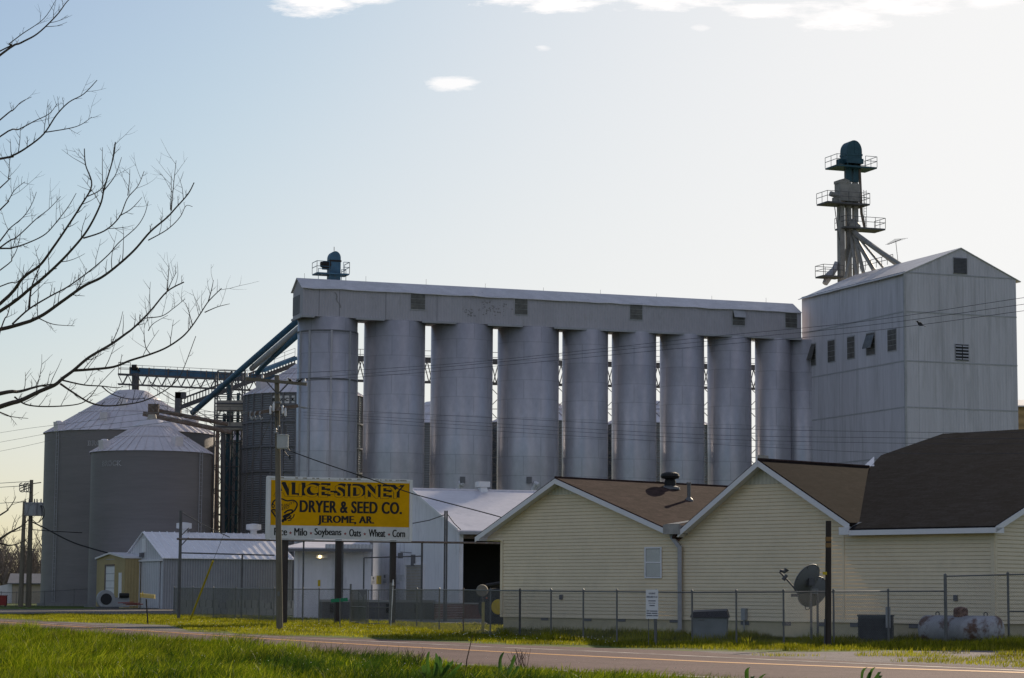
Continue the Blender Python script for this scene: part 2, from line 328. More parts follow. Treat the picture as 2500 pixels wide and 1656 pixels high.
def gstrip(ca, cb, z, x0=0, x1=2500, step=60, ext=True):
    xs = list(np.arange(x0, x1, step)) + [x1]
    A = [G(x, cy(ca, x), z) for x in xs]; B = [G(x, cy(cb, x), z) for x in xs]
    if ext:
        A = [A[0] + DIRL * 300, A[0] + DIRL * 40] + A + [A[-1] - DIRL * 20]; B = [B[0] + DIRL * 300, B[0] + DIRL * 40] + B + [B[-1] - DIRL * 20]
    m = MB()
    for i in range(len(A) - 1): m.face([A[i], B[i], B[i + 1], A[i + 1]])
    return m
def gpoly(pts, z): return MB().face([G(x, y, z) for x, y in pts])
m = MB(); m.face([(-4000, -300, 0), (4000, -300, 0), (4000, 9000, 0), (-4000, 9000, 0)])
struct('ground', m, M_grass)
struct('road', gstrip(C_FAR, C_NEAR, .006), M_asph)
def line(c, w, z, x0=0, x1=2500, ext=True):
    lo = [(x, y) for x, y in c]; wid = lambda x, y: w * FPX / (EYE * FPX / (y - HOR - ROLL * (x - CX)))
    xs = np.arange(0, 2501, 50)
    a = [(x, cy(lo, x) - .5 * w * (cy(lo, x) - HOR - ROLL * (x - CX)) / EYE * .42) for x in xs]; b = [(x, cy(lo, x) + .5 * w * (cy(lo, x) - HOR - ROLL * (x - CX)) / EYE * .42) for x in xs]
    return gstrip(a, b, z, x0, x1, 50, ext)
struct('road_yellow_line', line(C_Y, .055, .011), M_yline)
struct('road_white_line_far', line(C_WF, .035, .011), M_wline)
struct('road_white_line_near', line(C_WN, .05, .011), M_wline)
def crack(pts, w, seed):
    r = random.Random(seed); m = MB(); pv = None
    for i in range(len(pts) - 1):
        for k in range(14):
            t = k / 14; x = pts[i][0] + (pts[i + 1][0] - pts[i][0]) * t; y = pts[i][1] + (pts[i + 1][1] - pts[i][1]) * t + r.uniform(-.5, .5); c = G(x, y, .010); ww = w * r.uniform(.4, 1.4)
            cur = (c + Vector((0, ww * 2, 0)), c - Vector((0, ww * 2, 0)))
            if pv: m.face([pv[0], pv[1], cur[1], cur[0]])
            pv = cur
    return m
M_crack = mat('tar_crack', (.03, .026, .026), .8)
for i, (p_, w_) in enumerate([([(2030, 1617), (2160, 1622), (2300, 1627.5)], .03), ([(1380, 1615), (1500, 1621), (1640, 1632)], .022), ([(700, 1576), (820, 1584), (980, 1594)], .025), ([(1850, 1634), (1990, 1640), (2150, 1649)], .02), ([(1720, 1640), (1735, 1632), (1745, 1622)], .03), ([(1120, 1606), (1126, 1598), (1150, 1590)], .03), ([(300, 1549), (420, 1557), (560, 1565)], .03)]): struct('road_crack', crack(p_, w_, i), M_crack)
gt = [(1690, 1588.5), (1800, 1592), (1900, 1593), (2050, 1592), (2200, 1590), (2350, 1588), (2500, 1586)]
struct('gravel_shoulder', gstrip(gt, C_FAR, .003, 1690, 2500, 60, False), M_gravel)
struct('gravel_driveway', gpoly([(-250, 1489), (100, 1487.5), (440, 1485), (432, 1503), (300, 1500.5), (100, 1499), (-250, 1498)], .003), M_drive)
struct('driveway_apron', gpoly([(95, 1518), (180, 1519), (330, 1524), (410, 1527), (460, 1540), (395, 1540), (200, 1525)], .003), M_drive)
struct('yard', gpoly([(690, 1506), (1120, 1503), (1275, 1506), (1275, 1530), (1130, 1523), (880, 1514), (690, 1512)], .003), M_yard)
# grass blades: one sheet of uncountable blades per stretch of verge
def grass_mat(name, c1, c2, c3, tr=.5):
    m = bpy.data.materials.new(name); m.use_nodes = True; t = m.node_tree; n = t.nodes; l = t.links; n.clear()
    o = n.new('ShaderNodeOutputMaterial'); b = n.new('ShaderNodeBsdfPrincipled'); b.inputs['Roughness'].default_value = .5; b.inputs['Specular IOR Level'].default_value = .25
    g = n.new('ShaderNodeNewGeometry'); r = n.new('ShaderNodeValToRGB'); l.new(g.outputs['Random Per Island'], r.inputs[0])
    e = r.color_ramp.elements; e[0].color = tuple(c1) + (1,); e[1].color = tuple(c3) + (1,); e[0].position = .05; e[1].position = .97
    q = e.new(.55); q.color = tuple(c2) + (1,)
    tcn = n.new('ShaderNodeTexCoord'); z = n.new('ShaderNodeTexNoise'); z.inputs['Scale'].default_value = .42; z.inputs['Detail'].default_value = 5; l.new(tcn.outputs['Object'], z.inputs['Vector'])
    mr = n.new('ShaderNodeMapRange'); l.new(z.outputs[0], mr.inputs[0]); mr.inputs[1].default_value = .3; mr.inputs[2].default_value = .7; mr.inputs[3].default_value = .30; mr.inputs[4].default_value = 1.45
    mx = n.new('ShaderNodeMixRGB'); mx.blend_type = 'MULTIPLY'; mx.inputs[0].default_value = 1; l.new(r.outputs[0], mx.inputs[1]); l.new(mr.outputs[0], mx.inputs[2])
    tn = n.new('ShaderNodeBsdfTranslucent'); l.new(mx.outputs[0], b.inputs['Base Color']); l.new(mx.outputs[0], tn.inputs[0])
    s = n.new('ShaderNodeMixShader'); s.inputs[0].default_value = tr; l.new(b.outputs[0], s.inputs[1]); l.new(tn.outputs[0], s.inputs[2]); l.new(s.outputs[0], o.inputs[0])
    return m
M_blade = grass_mat('grass_blades', (.04, .08, .002), (.13, .175, .003), (.26, .28, .02), .62)
M_blade2 = grass_mat('verge_blades', (.12, .15, .004), (.26, .25, .006), (.36, .33, .04), .62)
def npnoise(x, y, sc, seed):      # cheap smooth value noise
    r = np.random.default_rng(seed).random((64, 64)); u = x * sc; v = y * sc; i = np.floor(u).astype(int); j = np.floor(v).astype(int); fu = u - i; fv = v - j
    fu = fu * fu * (3 - 2 * fu); fv = fv * fv * (3 - 2 * fv); g = lambda a, b: r[a % 64, b % 64]
    return (g(i, j) * (1 - fu) + g(i + 1, j) * fu) * (1 - fv) + (g(i, j + 1) * (1 - fu) + g(i + 1, j + 1) * fu) * fv
def pix_of(x, y):
    w = y * fw.y - EYE * fw.z
    return CX + FPX * (x * rt.x + y * rt.y - EYE * rt.z) / w, CY - FPX * (x * up.x + y * up.y - EYE * up.z) / w
def blades(name, x, y, h, wd, material, lean=.35, wind=(.25, -.1), clump=0.0):
    n = len(x); yaw = rng.normal(0, .9, n); lx = rng.normal(0, lean, n) + wind[0] + clump * (npnoise(x, y, 1.1, 40) - .5); ly = rng.normal(0, lean, n) + wind[1] + clump * (npnoise(x, y, .9, 41) - .5)
    dx = np.cos(yaw) * wd / 2; dy = np.sin(yaw) * wd / 2; V = np.zeros((n, 5, 3), np.float32)
    V[:, 0] = np.stack([x - dx, y - dy, 0 * x - .01], 1); V[:, 1] = np.stack([x + dx, y + dy, 0 * x - .01], 1)
    mx, my = x + lx * h * .35, y + ly * h * .35
    V[:, 2] = np.stack([mx + dx * .75, my + dy * .75, h * .6], 1); V[:, 3] = np.stack([mx - dx * .75, my - dy * .75, h * .6], 1)
    V[:, 4] = np.stack([x + lx * h, y + ly * h, h * (1 - .22 * (lx ** 2 + ly ** 2))], 1)
    me = bpy.data.meshes.new(name); me.vertices.add(n * 5); me.vertices.foreach_set('co', V.ravel())
    b = (np.arange(n) * 5)[:, None]; loops = np.concatenate([b + np.array([0, 1, 2, 3]), b + np.array([3, 2, 4])], 1).astype(np.int32)
    me.loops.add(n * 7); me.loops.foreach_set('vertex_index', loops.ravel()); me.polygons.add(n * 2)
    st = np.stack([np.arange(n) * 7, np.arange(n) * 7 + 4], 1).ravel().astype(np.int32)
    me.polygons.foreach_set('loop_start', st)
    me.update(calc_edges=True); me.validate(); me.materials.append(material)
    o = bpy.data.objects.new(name, me); COL.objects.link(o); o['kind'] = 'stuff'; return o
def scatter(n, x0, x1, y0, y1, keep):
    x = rng.uniform(x0, x1, n); y = rng.uniform(y0, y1, n); px, py = pix_of(x, y); k = keep(x, y, px, py); return x[k], y[k], px[k], py[k]
# tall grass on the near side of the road
def near_keep(x, y, px, py):
    return (py > np.interp(px, [p[0] for p in C_NEAR], [p[1] for p in C_NEAR]) + 2) & (px > -260) & (px < 2700) & (py < 1840) & (rng.random(len(x)) < np.clip(46 / y, .25, 1) ** 1.2)
x, y, px, py = scatter(1150000, -34, 13, 26, 112, near_keep)
cl = npnoise(x, y, .55, 1); cl2 = npnoise(x, y, .14, 2); tall = np.interp(px, [0, 900, 1500, 1800, 2500], [.40, .36, .34, .20, .13])
cl3 = npnoise(x, y, 1.7, 3)
h = tall * (.25 + .9 * cl ** 1.4 + .55 * cl3 ** 2) * (.45 + 1.0 * cl2) * rng.uniform(.45, 1.3, len(x))
tag(blades('tall_grass', x, y, h, .0125 * np.sqrt(y / 45) * rng.uniform(.6, 1.6, len(x)), M_blade, .33, (.30, -.05), 1.3), 'tall green roadside grass in the foreground', 'grass')
# a withered brown patch and scattered taller dark tufts in it
M_dead = grass_mat('withered_blades', (.06, .045, .02), (.10, .075, .03), (.16, .12, .05), .4); M_tuft = grass_mat('dark_tuft_blades', (.02, .05, .004), (.035, .075, .004), (.07, .11, .01), .5)
def at_spots(spots, n, sx, sy):
    X = []; Y = []
    for (qx, qy, k) in spots:
        g = G(qx, qy); X.append(rng.normal(g.x, sx * k, int(n * k))); Y.append(rng.normal(g.y, sy * k, int(n * k)))
    return np.concatenate(X), np.concatenate(Y)
x, y = at_spots([(62, 1556, 1.0), (48, 1556, .7), (150, 1570, .5)], 900, .45, 1.1)
tag(blades('withered_grass', x, y, rng.uniform(.2, .42, len(x)), .012 * rng.uniform(.6, 1.4, len(x)), M_dead, .35), 'withered brown patch of grass near the road at left', 'grass')
random.seed(3); sp_ = [(random.uniform(-50, 1500), 0, random.uniform(.35, 1.0)) for _ in range(46)]; sp_ = [(a, cy(C_NEAR, a) + random.uniform(14, 120), c) for a, b, c in sp_]
x, y = at_spots(sp_, 420, .42, .8)
tag(blades('dark_grass_tufts', x, y, rng.uniform(.22, .5, len(x)), .014 * rng.uniform(.6, 1.5, len(x)), M_tuft, .4, (.35, -.05)), 'darker taller grass tufts scattered in the foreground verge', 'grass')
# mown verge beyond the road
def verge_keep(x, y, px, py):
    far = np.interp(px, [p[0] for p in C_FAR], [p[1] for p in C_FAR]); gr = np.interp(px, [p[0] for p in gt], [p[1] for p in gt])
    lim = np.where(px > 1690, gr, far - .5)
    lo = np.interp(px, [-200, 420, 440, 700, 880, 1240, 1250, 1700, 2600], [1500, 1502, 1498, 1510, 1518, 1528, 1540, 1560, 1562])
    apron = (px > 110) & (px < 470) & (py > np.interp(px, [110, 330, 410, 470], [1518.5, 1524, 1527, 1541]))
    nn = npnoise(x, y, .8, 5)
    edge = (py < lim - 2.2 + (nn - .5) * 7) | ((px > 2150) & (py < far - 2) & (py > np.interp(px, [2150, 2350, 2500, 2700], [1616, 1607, 1598, 1594]) + (nn - .5) * 8))
    patch = (px > 1720) & (py > gr) & (py < far) & (nn > .74)
    return (edge | patch) & (py > lo) & (px > -200) & (px < 2650) & ~apron & (rng.random(len(x)) < np.clip(75 / y, .2, 1) ** 1.3)
x, y, px, py = scatter(900000, -45, 22, 50, 185, verge_keep)
h = (.05 + .11 * npnoise(x, y, .5, 8)) * rng.uniform(.5, 1.4, len(x)) * np.where(py > np.interp(px, [p[0] for p in C_FAR], [p[1] for p in C_FAR]) - 14, .9, 1.25)
tag(blades('verge_grass', x, y, h, .013 * np.sqrt(y / 75) * rng.uniform(.7, 1.5, len(x)), M_blade2, .4, (.2, -.1)), 'short grass on the verge beyond the road', 'grass')
# unmown growth along the office foundation
def weed_keep(x, y, px, py):
    base = np.interp(px, [1225, 1500, 1800, 2100, 2430, 2600], [1545, 1555, 1563, 1569, 1573, 1573]); return (px > 1215) & (px < 2600) & (py > base - 1.5) & (py < base + 17)
x, y, px, py = scatter(160000, -2, 20, 60, 95, weed_keep)
h = (.10 + .32 * npnoise(x, y, .7, 21) ** 2) * rng.uniform(.5, 1.4, len(x))
tag(blades('foundation_weeds', x, y, h, .018 * rng.uniform(.7, 1.5, len(x)), M_blade2, .35, (.05, 0)), 'rank grass and weeds along the office foundation', 'grass')
# clover heads and dandelion clocks
m = MB()
def flower(x, y, h, r):
    c = Vector((x, y, h)); a = random.random() * 3
    ring = [c + Vector((r * math.cos(a + k * 1.0472), r * math.sin(a + k * 1.0472), 0)) for k in range(6)]
    for k in range(6): m.face([c + Z * r, ring[k], ring[(k + 1) % 6]]); m.face([c - Z * r * .8, ring[(k + 1) % 6], ring[k]])
for k in range(300):
    px = random.uniform(400, 1500); p = G(px, cy(C_FAR, px) - random.uniform(3, 26)); flower(p.x, p.y, random.uniform(.08, .22), random.uniform(.012, .022))
for k in range(130):
    px = random.uniform(0, 1700); p = G(px, cy(C_NEAR, px) + random.uniform(4, 100)); flower(p.x, p.y, random.uniform(.25, .4), random.uniform(.006, .011))
o = obj('clover_flowers', m, M_flower, loc=(0, 0, 0)); tag(o, 'tiny white clover and dandelion heads in the grass', 'flowers', kind='stuff')
# ------------------------------------------------------------------ concrete elevator: gallery, silos, headhouse
E = Fr(P(740, 700, 215), 19.6)                       # gallery's near top corner
E.o.z = 0; E0z = P(740, 700, 215).z
GZ1 = E0z; GZ0 = P(739, 771, 215).z
GT = E.at(1956, 760)[0]; GWD = 3.7; RZ = GZ1 + 1.05
g = thing('conveyor_gallery', E(GT / 2, GWD / 2, GZ0), 'long grey metal gallery with a low gable roof resting on the row of silos', 'gallery')
m = MB(); e = .0
m.face([E(0, 0, GZ0), E(GT, 0, GZ0), E(GT, 0, GZ1), E(0, 0, GZ1)]); m.face([E(GT, GWD, GZ0), E(0, GWD, GZ0), E(0, GWD, GZ1), E(GT, GWD, GZ1)])
m.face([E(0, GWD, GZ0), E(0, 0, GZ0), E(0, 0, GZ1), E(0, GWD / 2, RZ - .03), E(0, GWD, GZ1)]); m.face([E(GT, 0, GZ0), E(GT, GWD, GZ0), E(GT, GWD, GZ1), E(GT, GWD / 2, RZ - .03), E(GT, 0, GZ1)])
m.face([E(0, 0, GZ0), E(0, GWD, GZ0), E(GT, GWD, GZ0), E(GT, 0, GZ0)])
obj('wall', m, M_gal, g)
m = MB()
for s in (-1, 1):
    b0 = -.22 if s < 0 else GWD + .22; n = 40; prev = None
    for i in range(n + 1):        # slightly buckled sheet edge
        a = -.18 + (GT + .18) * i / n; w = random.uniform(-.05, .05)
        cur = (E(a, b0 + w * s, GZ1 - .10 + random.uniform(-.05, .05)), E(a, GWD / 2, RZ))
        if prev: m.hexa([prev[0] + Z * -.05, cur[0] + Z * -.05, cur[1] + Z * -.05, prev[1] + Z * -.05, prev[0], cur[0], cur[1], prev[1]])
        prev = cur
obj('roof', m, M_galroof, g)
m = MB()
for (a0, a1) in ((-.05, 1.1), (E.at(868, 780)[0], E.at(938, 780)[0]), (E.at(1030, 790)[0], E.at(1113, 790)[0]), (E.at(1190, 800)[0], E.at(1275, 800)[0]), (E.at(1352, 805)[0], GT)):
    obj('bottom_ledge', MB().box(E, a0, a1, -.2, -.003, GZ0 - .14, GZ0 + .06), M_trimgrey, g)
obj('bottom_ledge', MB().box(E, -.16, -.003, -.2, GWD, GZ0 - .14, GZ0 + .06), M_trimgrey, g)
for i, (x0, x1, y0, y1) in enumerate([(1003, 1037, 716, 756), (1257, 1287, 729, 768.5), (1538, 1567.5, 741.5, 781), (1788, 1818, 757, 795), (1917, 1945, 764, 801)]):
    a0, z1 = E.at(x0, y0); a1, z0 = E.at(x1, y1)
    f = obj('window', MB().box(E, a0 - .07, a1 + .07, -.05, -.004, z0 - .1, z1 + .04), M_trimgrey, g)
    mm = MB()
    for k in range(3): mm.box(E, a0, a1, -.075, -.052, z0 + (z1 - z0) * (k / 3), z0 + (z1 - z0) * ((k + 1) / 3) - .03)
    obj('pane', mm, M_oldglass, f)
    if i == 3: obj('tilted_sash', MB().hexa([E(a0 + .05, -.45, z1 - .75), E(a1, -.45, z1 - .75), E(a1, -.41, z1 - .75), E(a0 + .05, -.41, z1 - .75), E(a0 + .05, -.10, z1), E(a1, -.10, z1), E(a1, -.08, z1), E(a0 + .05, -.08, z1)]), M_trimgrey, f)
v0, zt = E.atv(716, 711, 0); v1, zb = E.atv(731, 775, 0)
obj('end_door', MB().box(E, -.03, -.004, min(v0, v1), max(v0, v1), GZ0 + .35, GZ0 + 2.1), M_seam, g)
for k in range(9):
    a = .6 + GT * k / 8.6; obj('lightning_rod', MB().bar(E(a, GWD / 2, RZ), E(a, GWD / 2, RZ + random.uniform(.3, .55)), .025), M_steel, g)
# peeled paint and split sheet on the gallery wall
m = MB(); random.seed(5)
def flake(px, py, r):
    a, z = E.at(px, py); n = 7; m.face([E(a + r * random.uniform(.5, 1.2) * math.cos(k * 6.283 / n), -.004 - random.random() * .002, z + r * random.uniform(.3, .9) * math.sin(k * 6.283 / n)) for k in range(n)])
for k in range(70): flake(random.gauss(1205, 22), random.gauss(752, 12), random.uniform(.03, .13))
for k in range(26): flake(1145 + random.gauss(0, 9), 763 + random.gauss(0, 5), random.uniform(.03, .12))
for t in np.linspace(0, 1, 16): flake(818 + 12 * t + 2 * math.sin(t * 9), 715 + 36 * t, .10)
obj('peeling_patch', m, M_peel, g)
m = MB()
for px in (829, 779, 942, 1067): 
    a = E.at(px, 740)[0]; m.box(E, a - .02, a + .02, -.012, -.003, GZ0 + .1, GZ1 - .12)
obj('sheet_seam', m, M_seam, g)
# the silos
SIL = [(725, 872.5), (887.5, 1038), (1051, 1203.5), (1214, 1365), (1372, 1485), (1493, 1602.5), (1610.5, 1719.5), (1726.5, 1834.5), (1843, 1930), (1934, 1990)]
names = ['leftmost silo of the row, with vertical seam strips and two hoops', 'second silo from the left, plain grey concrete with a warm edge on its left side',
         'third silo from the left, wide plain grey concrete', 'fourth silo from the left, last of the wide ones', 'fifth silo from the left, first of the narrower ones',
         'sixth silo from the left, narrow, rising behind the brown shingle roof', 'seventh silo from the left, rising behind the brown roof vent',
         'eighth silo from the left, rising beside the office roof peak', 'ninth silo from the left, slimmest full one, above the office ridge', 'dim silo mostly hidden behind the headhouse, last of the row']
for i, (x0, x1) in enumerate(SIL):
    lo, hi = -5.0, 60.0; r = 3.0
    for it in range(6):
        c = (x0 + x1) / 2; a = E.at(c, 900, r - .3)[0]; D = E(a, r - .3).y
        r = (x1 - x0) / 2 * D / FPX * .998
        if i == 9: r = 2.1
    ctr = E(a, r - .30, 0); top = GZ0 - (.02 if i else -.0)
    t = thing('concrete_silo', ctr, names[i], 'silo', 'silos under the gallery')
    m = MB().lathe(ctr, [(r, 0), (r, top * .5), (r, top - .02), (.05, top - .01)], 72)
    obj('shell', m, M_conc, t, smooth=False).data.polygons.foreach_set('use_smooth', [True] * len(m.f))
    if i == 0:
        for zz in (P(800, 806, ctr.y - r).z, P(800, 924, ctr.y - r).z): obj('hoop', MB().lathe(ctr + Z * zz, [(r, -.07), (r + .06, -.06), (r + .06, .06), (r, .07)], 64), M_seam, t)
        for px in (727, 742, 789, 838, 866):
            # strip follows the shell at that bearing
            q = (px - 799) / 74.0; q = max(-.985, min(.985, q)); ang = math.radians(19.6) - math.pi / 2 + math.asin(q)
            d = Vector((math.cos(ang), math.sin(ang), 0)); s_ = Vector((-d.y, d.x, 0)); p0 = ctr + d * (r - .02)
            obj('seam_strip', MB().prism([p0 - s_ * .09, p0 + s_ * .09, p0 + s_ * .09 + d * .12, p0 - s_ * .09 + d * .12], Z * P(800, 806, ctr.y - r).z), M_conc if px == 789 else M_trimgrey, t)
    if i in (1, 2, 3):
        x = {1: 926, 2: 1118, 3: 1302}[i]
        # pale dust spout leaving the shell just above the warehouse roof
        pb = P(x, 1186, ctr.y - r * .98)
        mm = MB().tube([pb + Vector((0, .2, -2)), pb + Vector((0, 0, -.4)), pb + Vector((.25, -.3, .25)), pb + Vector((.5, -.6, .05))], [.26, .26, .24, .18], 10)
        obj('dust_spout', mm, M_ware, t)
        if i > 1:
            q = pb + Vector((.45 if i == 2 else -.4, -.55, .2)); obj('spout_hood', MB().box(Fr(q, 10), -.24, .24, -.1, .12, -.0, .62), M_seam, t)
# headhouse
C0 = P(2206.5, 665, 215); H = Fr((C0.x, C0.y, 0), 20.3); HZ = C0.z
HW = H.at(2480, 684)[0]; HD = H.atv(1957.5, 719)[0]
hx, hz = H.at(2345, 605); HR = hz
h = thing('headhouse', H(HW / 2, HD / 2), 'tall grey metal clad headhouse with a gable roof at the right end of the elevator', 'building')
m = MB()
m.face([H(0, 0, 0), H(HW, 0, 0), H(HW, 0, HZ), H(hx, 0, HR - .08), H(0, 0, HZ)]); m.face([H(HW, HD, 0), H(0, HD, 0), H(0, HD, HZ), H(hx, HD, HR - .08), H(HW, HD, HZ)])
m.face([H(0, HD, 0), H(0, 0, 0), H(0, 0, HZ), H(0, HD, HZ)]); m.face([H(HW, 0, 0), H(HW, HD, 0), H(HW, HD, HZ), H(HW, 0, HZ)])
obj('wall', m, M_head, h)
m = MB(); ov = .35; sl = (HR - HZ) / hx; sr = (HR - HZ) / (HW - hx); prevL = prevR = None
for i in range(15):
    b = -.12 + (HD + .24) * i / 14; j = random.uniform(-.05, .06)
    Lc = (H(-ov + j, b, HZ - sl * ov + j * .5), H(hx, b, HR)); Rc = (H(hx, b, HR), H(HW + .5, b, HZ - sr * .5))
    if prevL:
        for (p, c) in ((prevL, Lc), (prevR, Rc)): m.hexa([p[0] - Z * .07, c[0] - Z * .07, c[1] - Z * .07, p[1] - Z * .07, p[0], c[0], c[1], p[1]])
    prevL, prevR = Lc, Rc
obj('roof', m, M_galroof, h)
m = MB()
def hb(py):          # belt seam: one height read on the near corner
    return P(2207, py, 215).z
for z in (P(2220, 662, 215).z, hb(760), hb(880.5), hb(993.5), hb(1113)):
    z = min(z, HZ + .02)
    m.box(H, -.03, HW + .01, -.03, -.003, z - .07, z + .05); m.box(H, -.03, -.003, -.002, HD, z - .07, z + .05)
for fr in (.23, .42, .61, .8, ): m.box(H, -.014, -.003, HD * fr - .02, HD * fr + .02, hb(760), HZ - .1)
for fr in (.2, .45, .62, .83): m.box(H, -.014, -.003, HD * fr - .02, HD * fr + .02, hb(993.5), hb(880.5))
for fr in (.31, .63, .72): m.box(H, HW * fr - .02, HW * fr + .02, -.014, -.003, hb(760), P(2220, 662, 215).z)
for fr in (.12, .33, .52, .75, .9): m.box(H, HW * fr - .012, HW * fr + .012, -.012, -.003, 3, hb(760))
m.box(H, -.06, -.003, -.06, .10, 0, HZ - .05); m.box(H, .0, .14, -.06, -.003, 0, HZ - .05)
obj('belt_seam', m, M_trimgrey, h)
for (x0, x1, y0, y1, kind) in [(1974, 1992.5, 840, 893, 1), (2022, 2039, 831, 883, 0), (2069.5, 2087, 822, 875, 0), (2116, 2137, 813, 866, 1), (2168, 2189, 804, 856, 0)]:
    v1, z1 = H.atv(x0, y0 + 1); v0, z0 = H.atv(x1, y1 - 1); z1 = H.atv((x0 + x1) / 2, y0)[1]; z0 = H.atv((x0 + x1) / 2, y1)[1]
    f = obj('window', MB().box(H, -.05, -.004, v0 - .08, v1 + .08, z0 - .08, z1 + .08), M_trimgrey, h); mm = MB()
    for k in range(4): mm.box(H, -.07, -.052, v0, v1, z0 + (z1 - z0) * k / 4, z0 + (z1 - z0) * (k + 1) / 4 - .04)
    obj('pane', mm, M_oldglass, f)
    if kind: zz = z0 + (z1 - z0) * .28; obj('tilted_sash', MB().hexa([H(-.55, v0, zz), H(-.50, v0, zz), H(-.50, v1, zz), H(-.55, v1, zz), H(-.12, v0, zz + (z1 - z0) * .62), H(-.09, v0, zz + (z1 - z0) * .62), H(-.09, v1, zz + (z1 - z0) * .62), H(-.12, v1, zz + (z1 - z0) * .62)]), M_oldglass, f)
for (x0, x1, y0, y1, ns, sp) in [(2327.5, 2359.5, 630, 669, 11, 0), (2332, 2364, 841, 881, 5, 1)]:
    a0, z1 = H.at(x0, y0); a1, z0 = H.at(x1, y1)
    f = obj('louver_vent', MB().box(H, a0 - .06, a1 + .06, -.06, -.004, z0 - .06, z1 + .06), M_trimgrey, h)
    obj('vent_back', MB().box(H, a0, a1, -.075, -.062, z0, z1), M_dark, f); mm = MB(); lv = M_louver if not sp else M_trimgrey
    for k in range(ns):
        zz = z0 + (z1 - z0) * (k + .3) / ns
        for (q0, q1) in (((a0, a1),) if not sp else ((a0, (a0 + a1) / 2 - .05), ((a0 + a1) / 2 + .05, a1))): mm.hexa([H(q0, -.16, zz - .02), H(q1, -.16, zz - .02), H(q1, -.13, zz - .02), H(q0, -.13, zz - .02), H(q0, -.08, zz + .12), H(q1, -.08, zz + .12), H(q1, -.077, zz + .12), H(q0, -.077, zz + .12)])
    obj('slats', mm, lv, f)
# ------------------------------------------------------------------ bucket elevator tower over the headhouse
def rail(m, pts, hgt=1.1, post=.05, step=None):
    pts = [Vector(p) for p in pts]
    for i in range(len(pts) - 1):
        p, q = pts[i], pts[i + 1]; n = max(1, round((q - p).length / 1.3))
        for hh in (hgt, hgt * .55): m.bar(p + Z * hh, q + Z * hh, post)
        for k in range(n + 1): c = p.lerp(q, k / n); m.bar(c, c + Z * hgt, post)
def arch_head(fr, hw, dep, z0, zs, n=14):
    """rounded elevator head: arch profile along u, depth along v"""
    pts = [fr(-hw, -dep, z0), fr(hw, -dep, z0), fr(hw, -dep, zs)] + [fr(hw * math.cos(math.pi * k / n), -dep, zs + hw * 1.25 * math.sin(math.pi * k / n)) for k in range(1, n)] + [fr(-hw, -dep, zs)]
    return MB().prism(pts, fr.v * dep * 2)
RN = H.v.cross(H(hx, 0, HR) - H(0, 0, HZ)).normalized()
def onroof(px, py): return hit(px, py, H(0, 0, HZ), RN)
TD = onroof(2078, 668).y; T = Fr((P(2080, 600, TD).x, TD, 0), 20.3)
tz = lambda y: P(2080, y, TD).z; ta = lambda x, y=600, b=0: T.at(x, y, b)[0]
t = thing('bucket_elevator', T(0, 0, tz(670)), 'tall bucket elevator tower with platforms and a teal rounded head on the headhouse roof', 'elevator leg')
hd = obj('elevator_head', arch_head(T, .88, .75, tz(402), tz(371)), M_blue2, t)
m = MB(); m.box(T, -1.0, 1.0, -.85, .85, tz(402), tz(390)); m.box(T, -.93, .93, -.8, .8, tz(383), tz(378)); m.box(T, -.02, .02, -.79, -.751, tz(380), tz(348)); m.box(T, -1.6, -1.0, -.3, .3, tz(404), tz(392))
obj('head_flange', m, M_blue2, hd)
def platform(name_z, a0, a1, b0, b1, sides, material=M_steel):
    z = tz(name_z); d = obj('platform', MB().box(T, a0, a1, b0, b1, z - .16, z), material, t); m = MB()
    c = {'f': [T(a0, b0, z), T(a1, b0, z)], 'b': [T(a0, b1, z), T(a1, b1, z)], 'l': [T(a0, b0, z), T(a0, b1, z)], 'r': [T(a1, b0, z), T(a1, b1, z)]}
    for s_ in sides: rail(m, c[s_])
    obj('handrail', m, material, d)
    return d
platform(409, -2.25, 2.45, -1.1, 1.5, 'lr', M_blue2)
platform(500, -3.45, 1.5, -1.2, 1.2, 'flr')
platform(558, -1.4, 3.3, -1.2, 1.1, 'frl')
platform(681, -4.2, -1.9, -1.6, .2, 'flb')
# railings on the open wings of the top platform
m = MB(); z = tz(409)
rail(m, [T(-2.25, -1.1, z), T(-1.0, -1.1, z)]); rail(m, [T(1.1, 1.5, z), T(2.45, 1.5, z)]); rail(m, [T(1.1, -1.1, z), T(2.45, -1.1, z)])
obj('wing_rail', m, M_blue2, t)
for (a, y1, mt) in ((-.40, 402, M_blue2), (.42, 402, M_blue2)):
    obj('leg_casing', MB().box(T, a - .30, a + .30, -.25, .25, tz(445), tz(y1)), mt, t)
    obj('leg_casing', MB().box(T, a - .25, a + .25, -.24, .24, tz(684), tz(446)), M_tower, t)
obj('second_leg', MB().box(T, -1.55, -1.0, -.35, .35, tz(690), tz(505)), M_tower, t)
m = MB(); m.box(T, -1.65, .72, -.62, .62, tz(494), tz(451)); m.prism([T(-1.72, -.66, tz(451)), T(-.55, -.66, tz(451)), T(-.55, -.66, tz(444)), T(-1.15, -.66, tz(440)), T(-1.72, -.66, tz(444))], T.v * 1.3)
bx = obj('second_head', m, M_tower, t)
obj('drive_motor', MB().tube([T(-2.75, -.5, tz(479)), T(-1.75, -.5, tz(484))], .28, 12).box(T, -2.4, -1.6, -.75, -.2, tz(499), tz(488)), M_tower, t)
obj('distributor', MB().lathe(T(.15, 0, tz(556)), [(.25, .9), (.75, .3), (.85, -.1), (.5, -.5), (.1, -.6)], 18), M_tower, t)
def roofz(a_h, b_h): return HZ + (HR - HZ) * (1 - abs(a_h - hx) / hx) if a_h < hx else HR - (HR - HZ) * (a_h - hx) / (HW - hx)
def spout(p, px, py, D, r, mt):
    q = onroof(px, py) - Z * .2; obj('spout', MB().tube([p, p.lerp(q, .12) + Z * -.15, q], r, 10), mt, t)
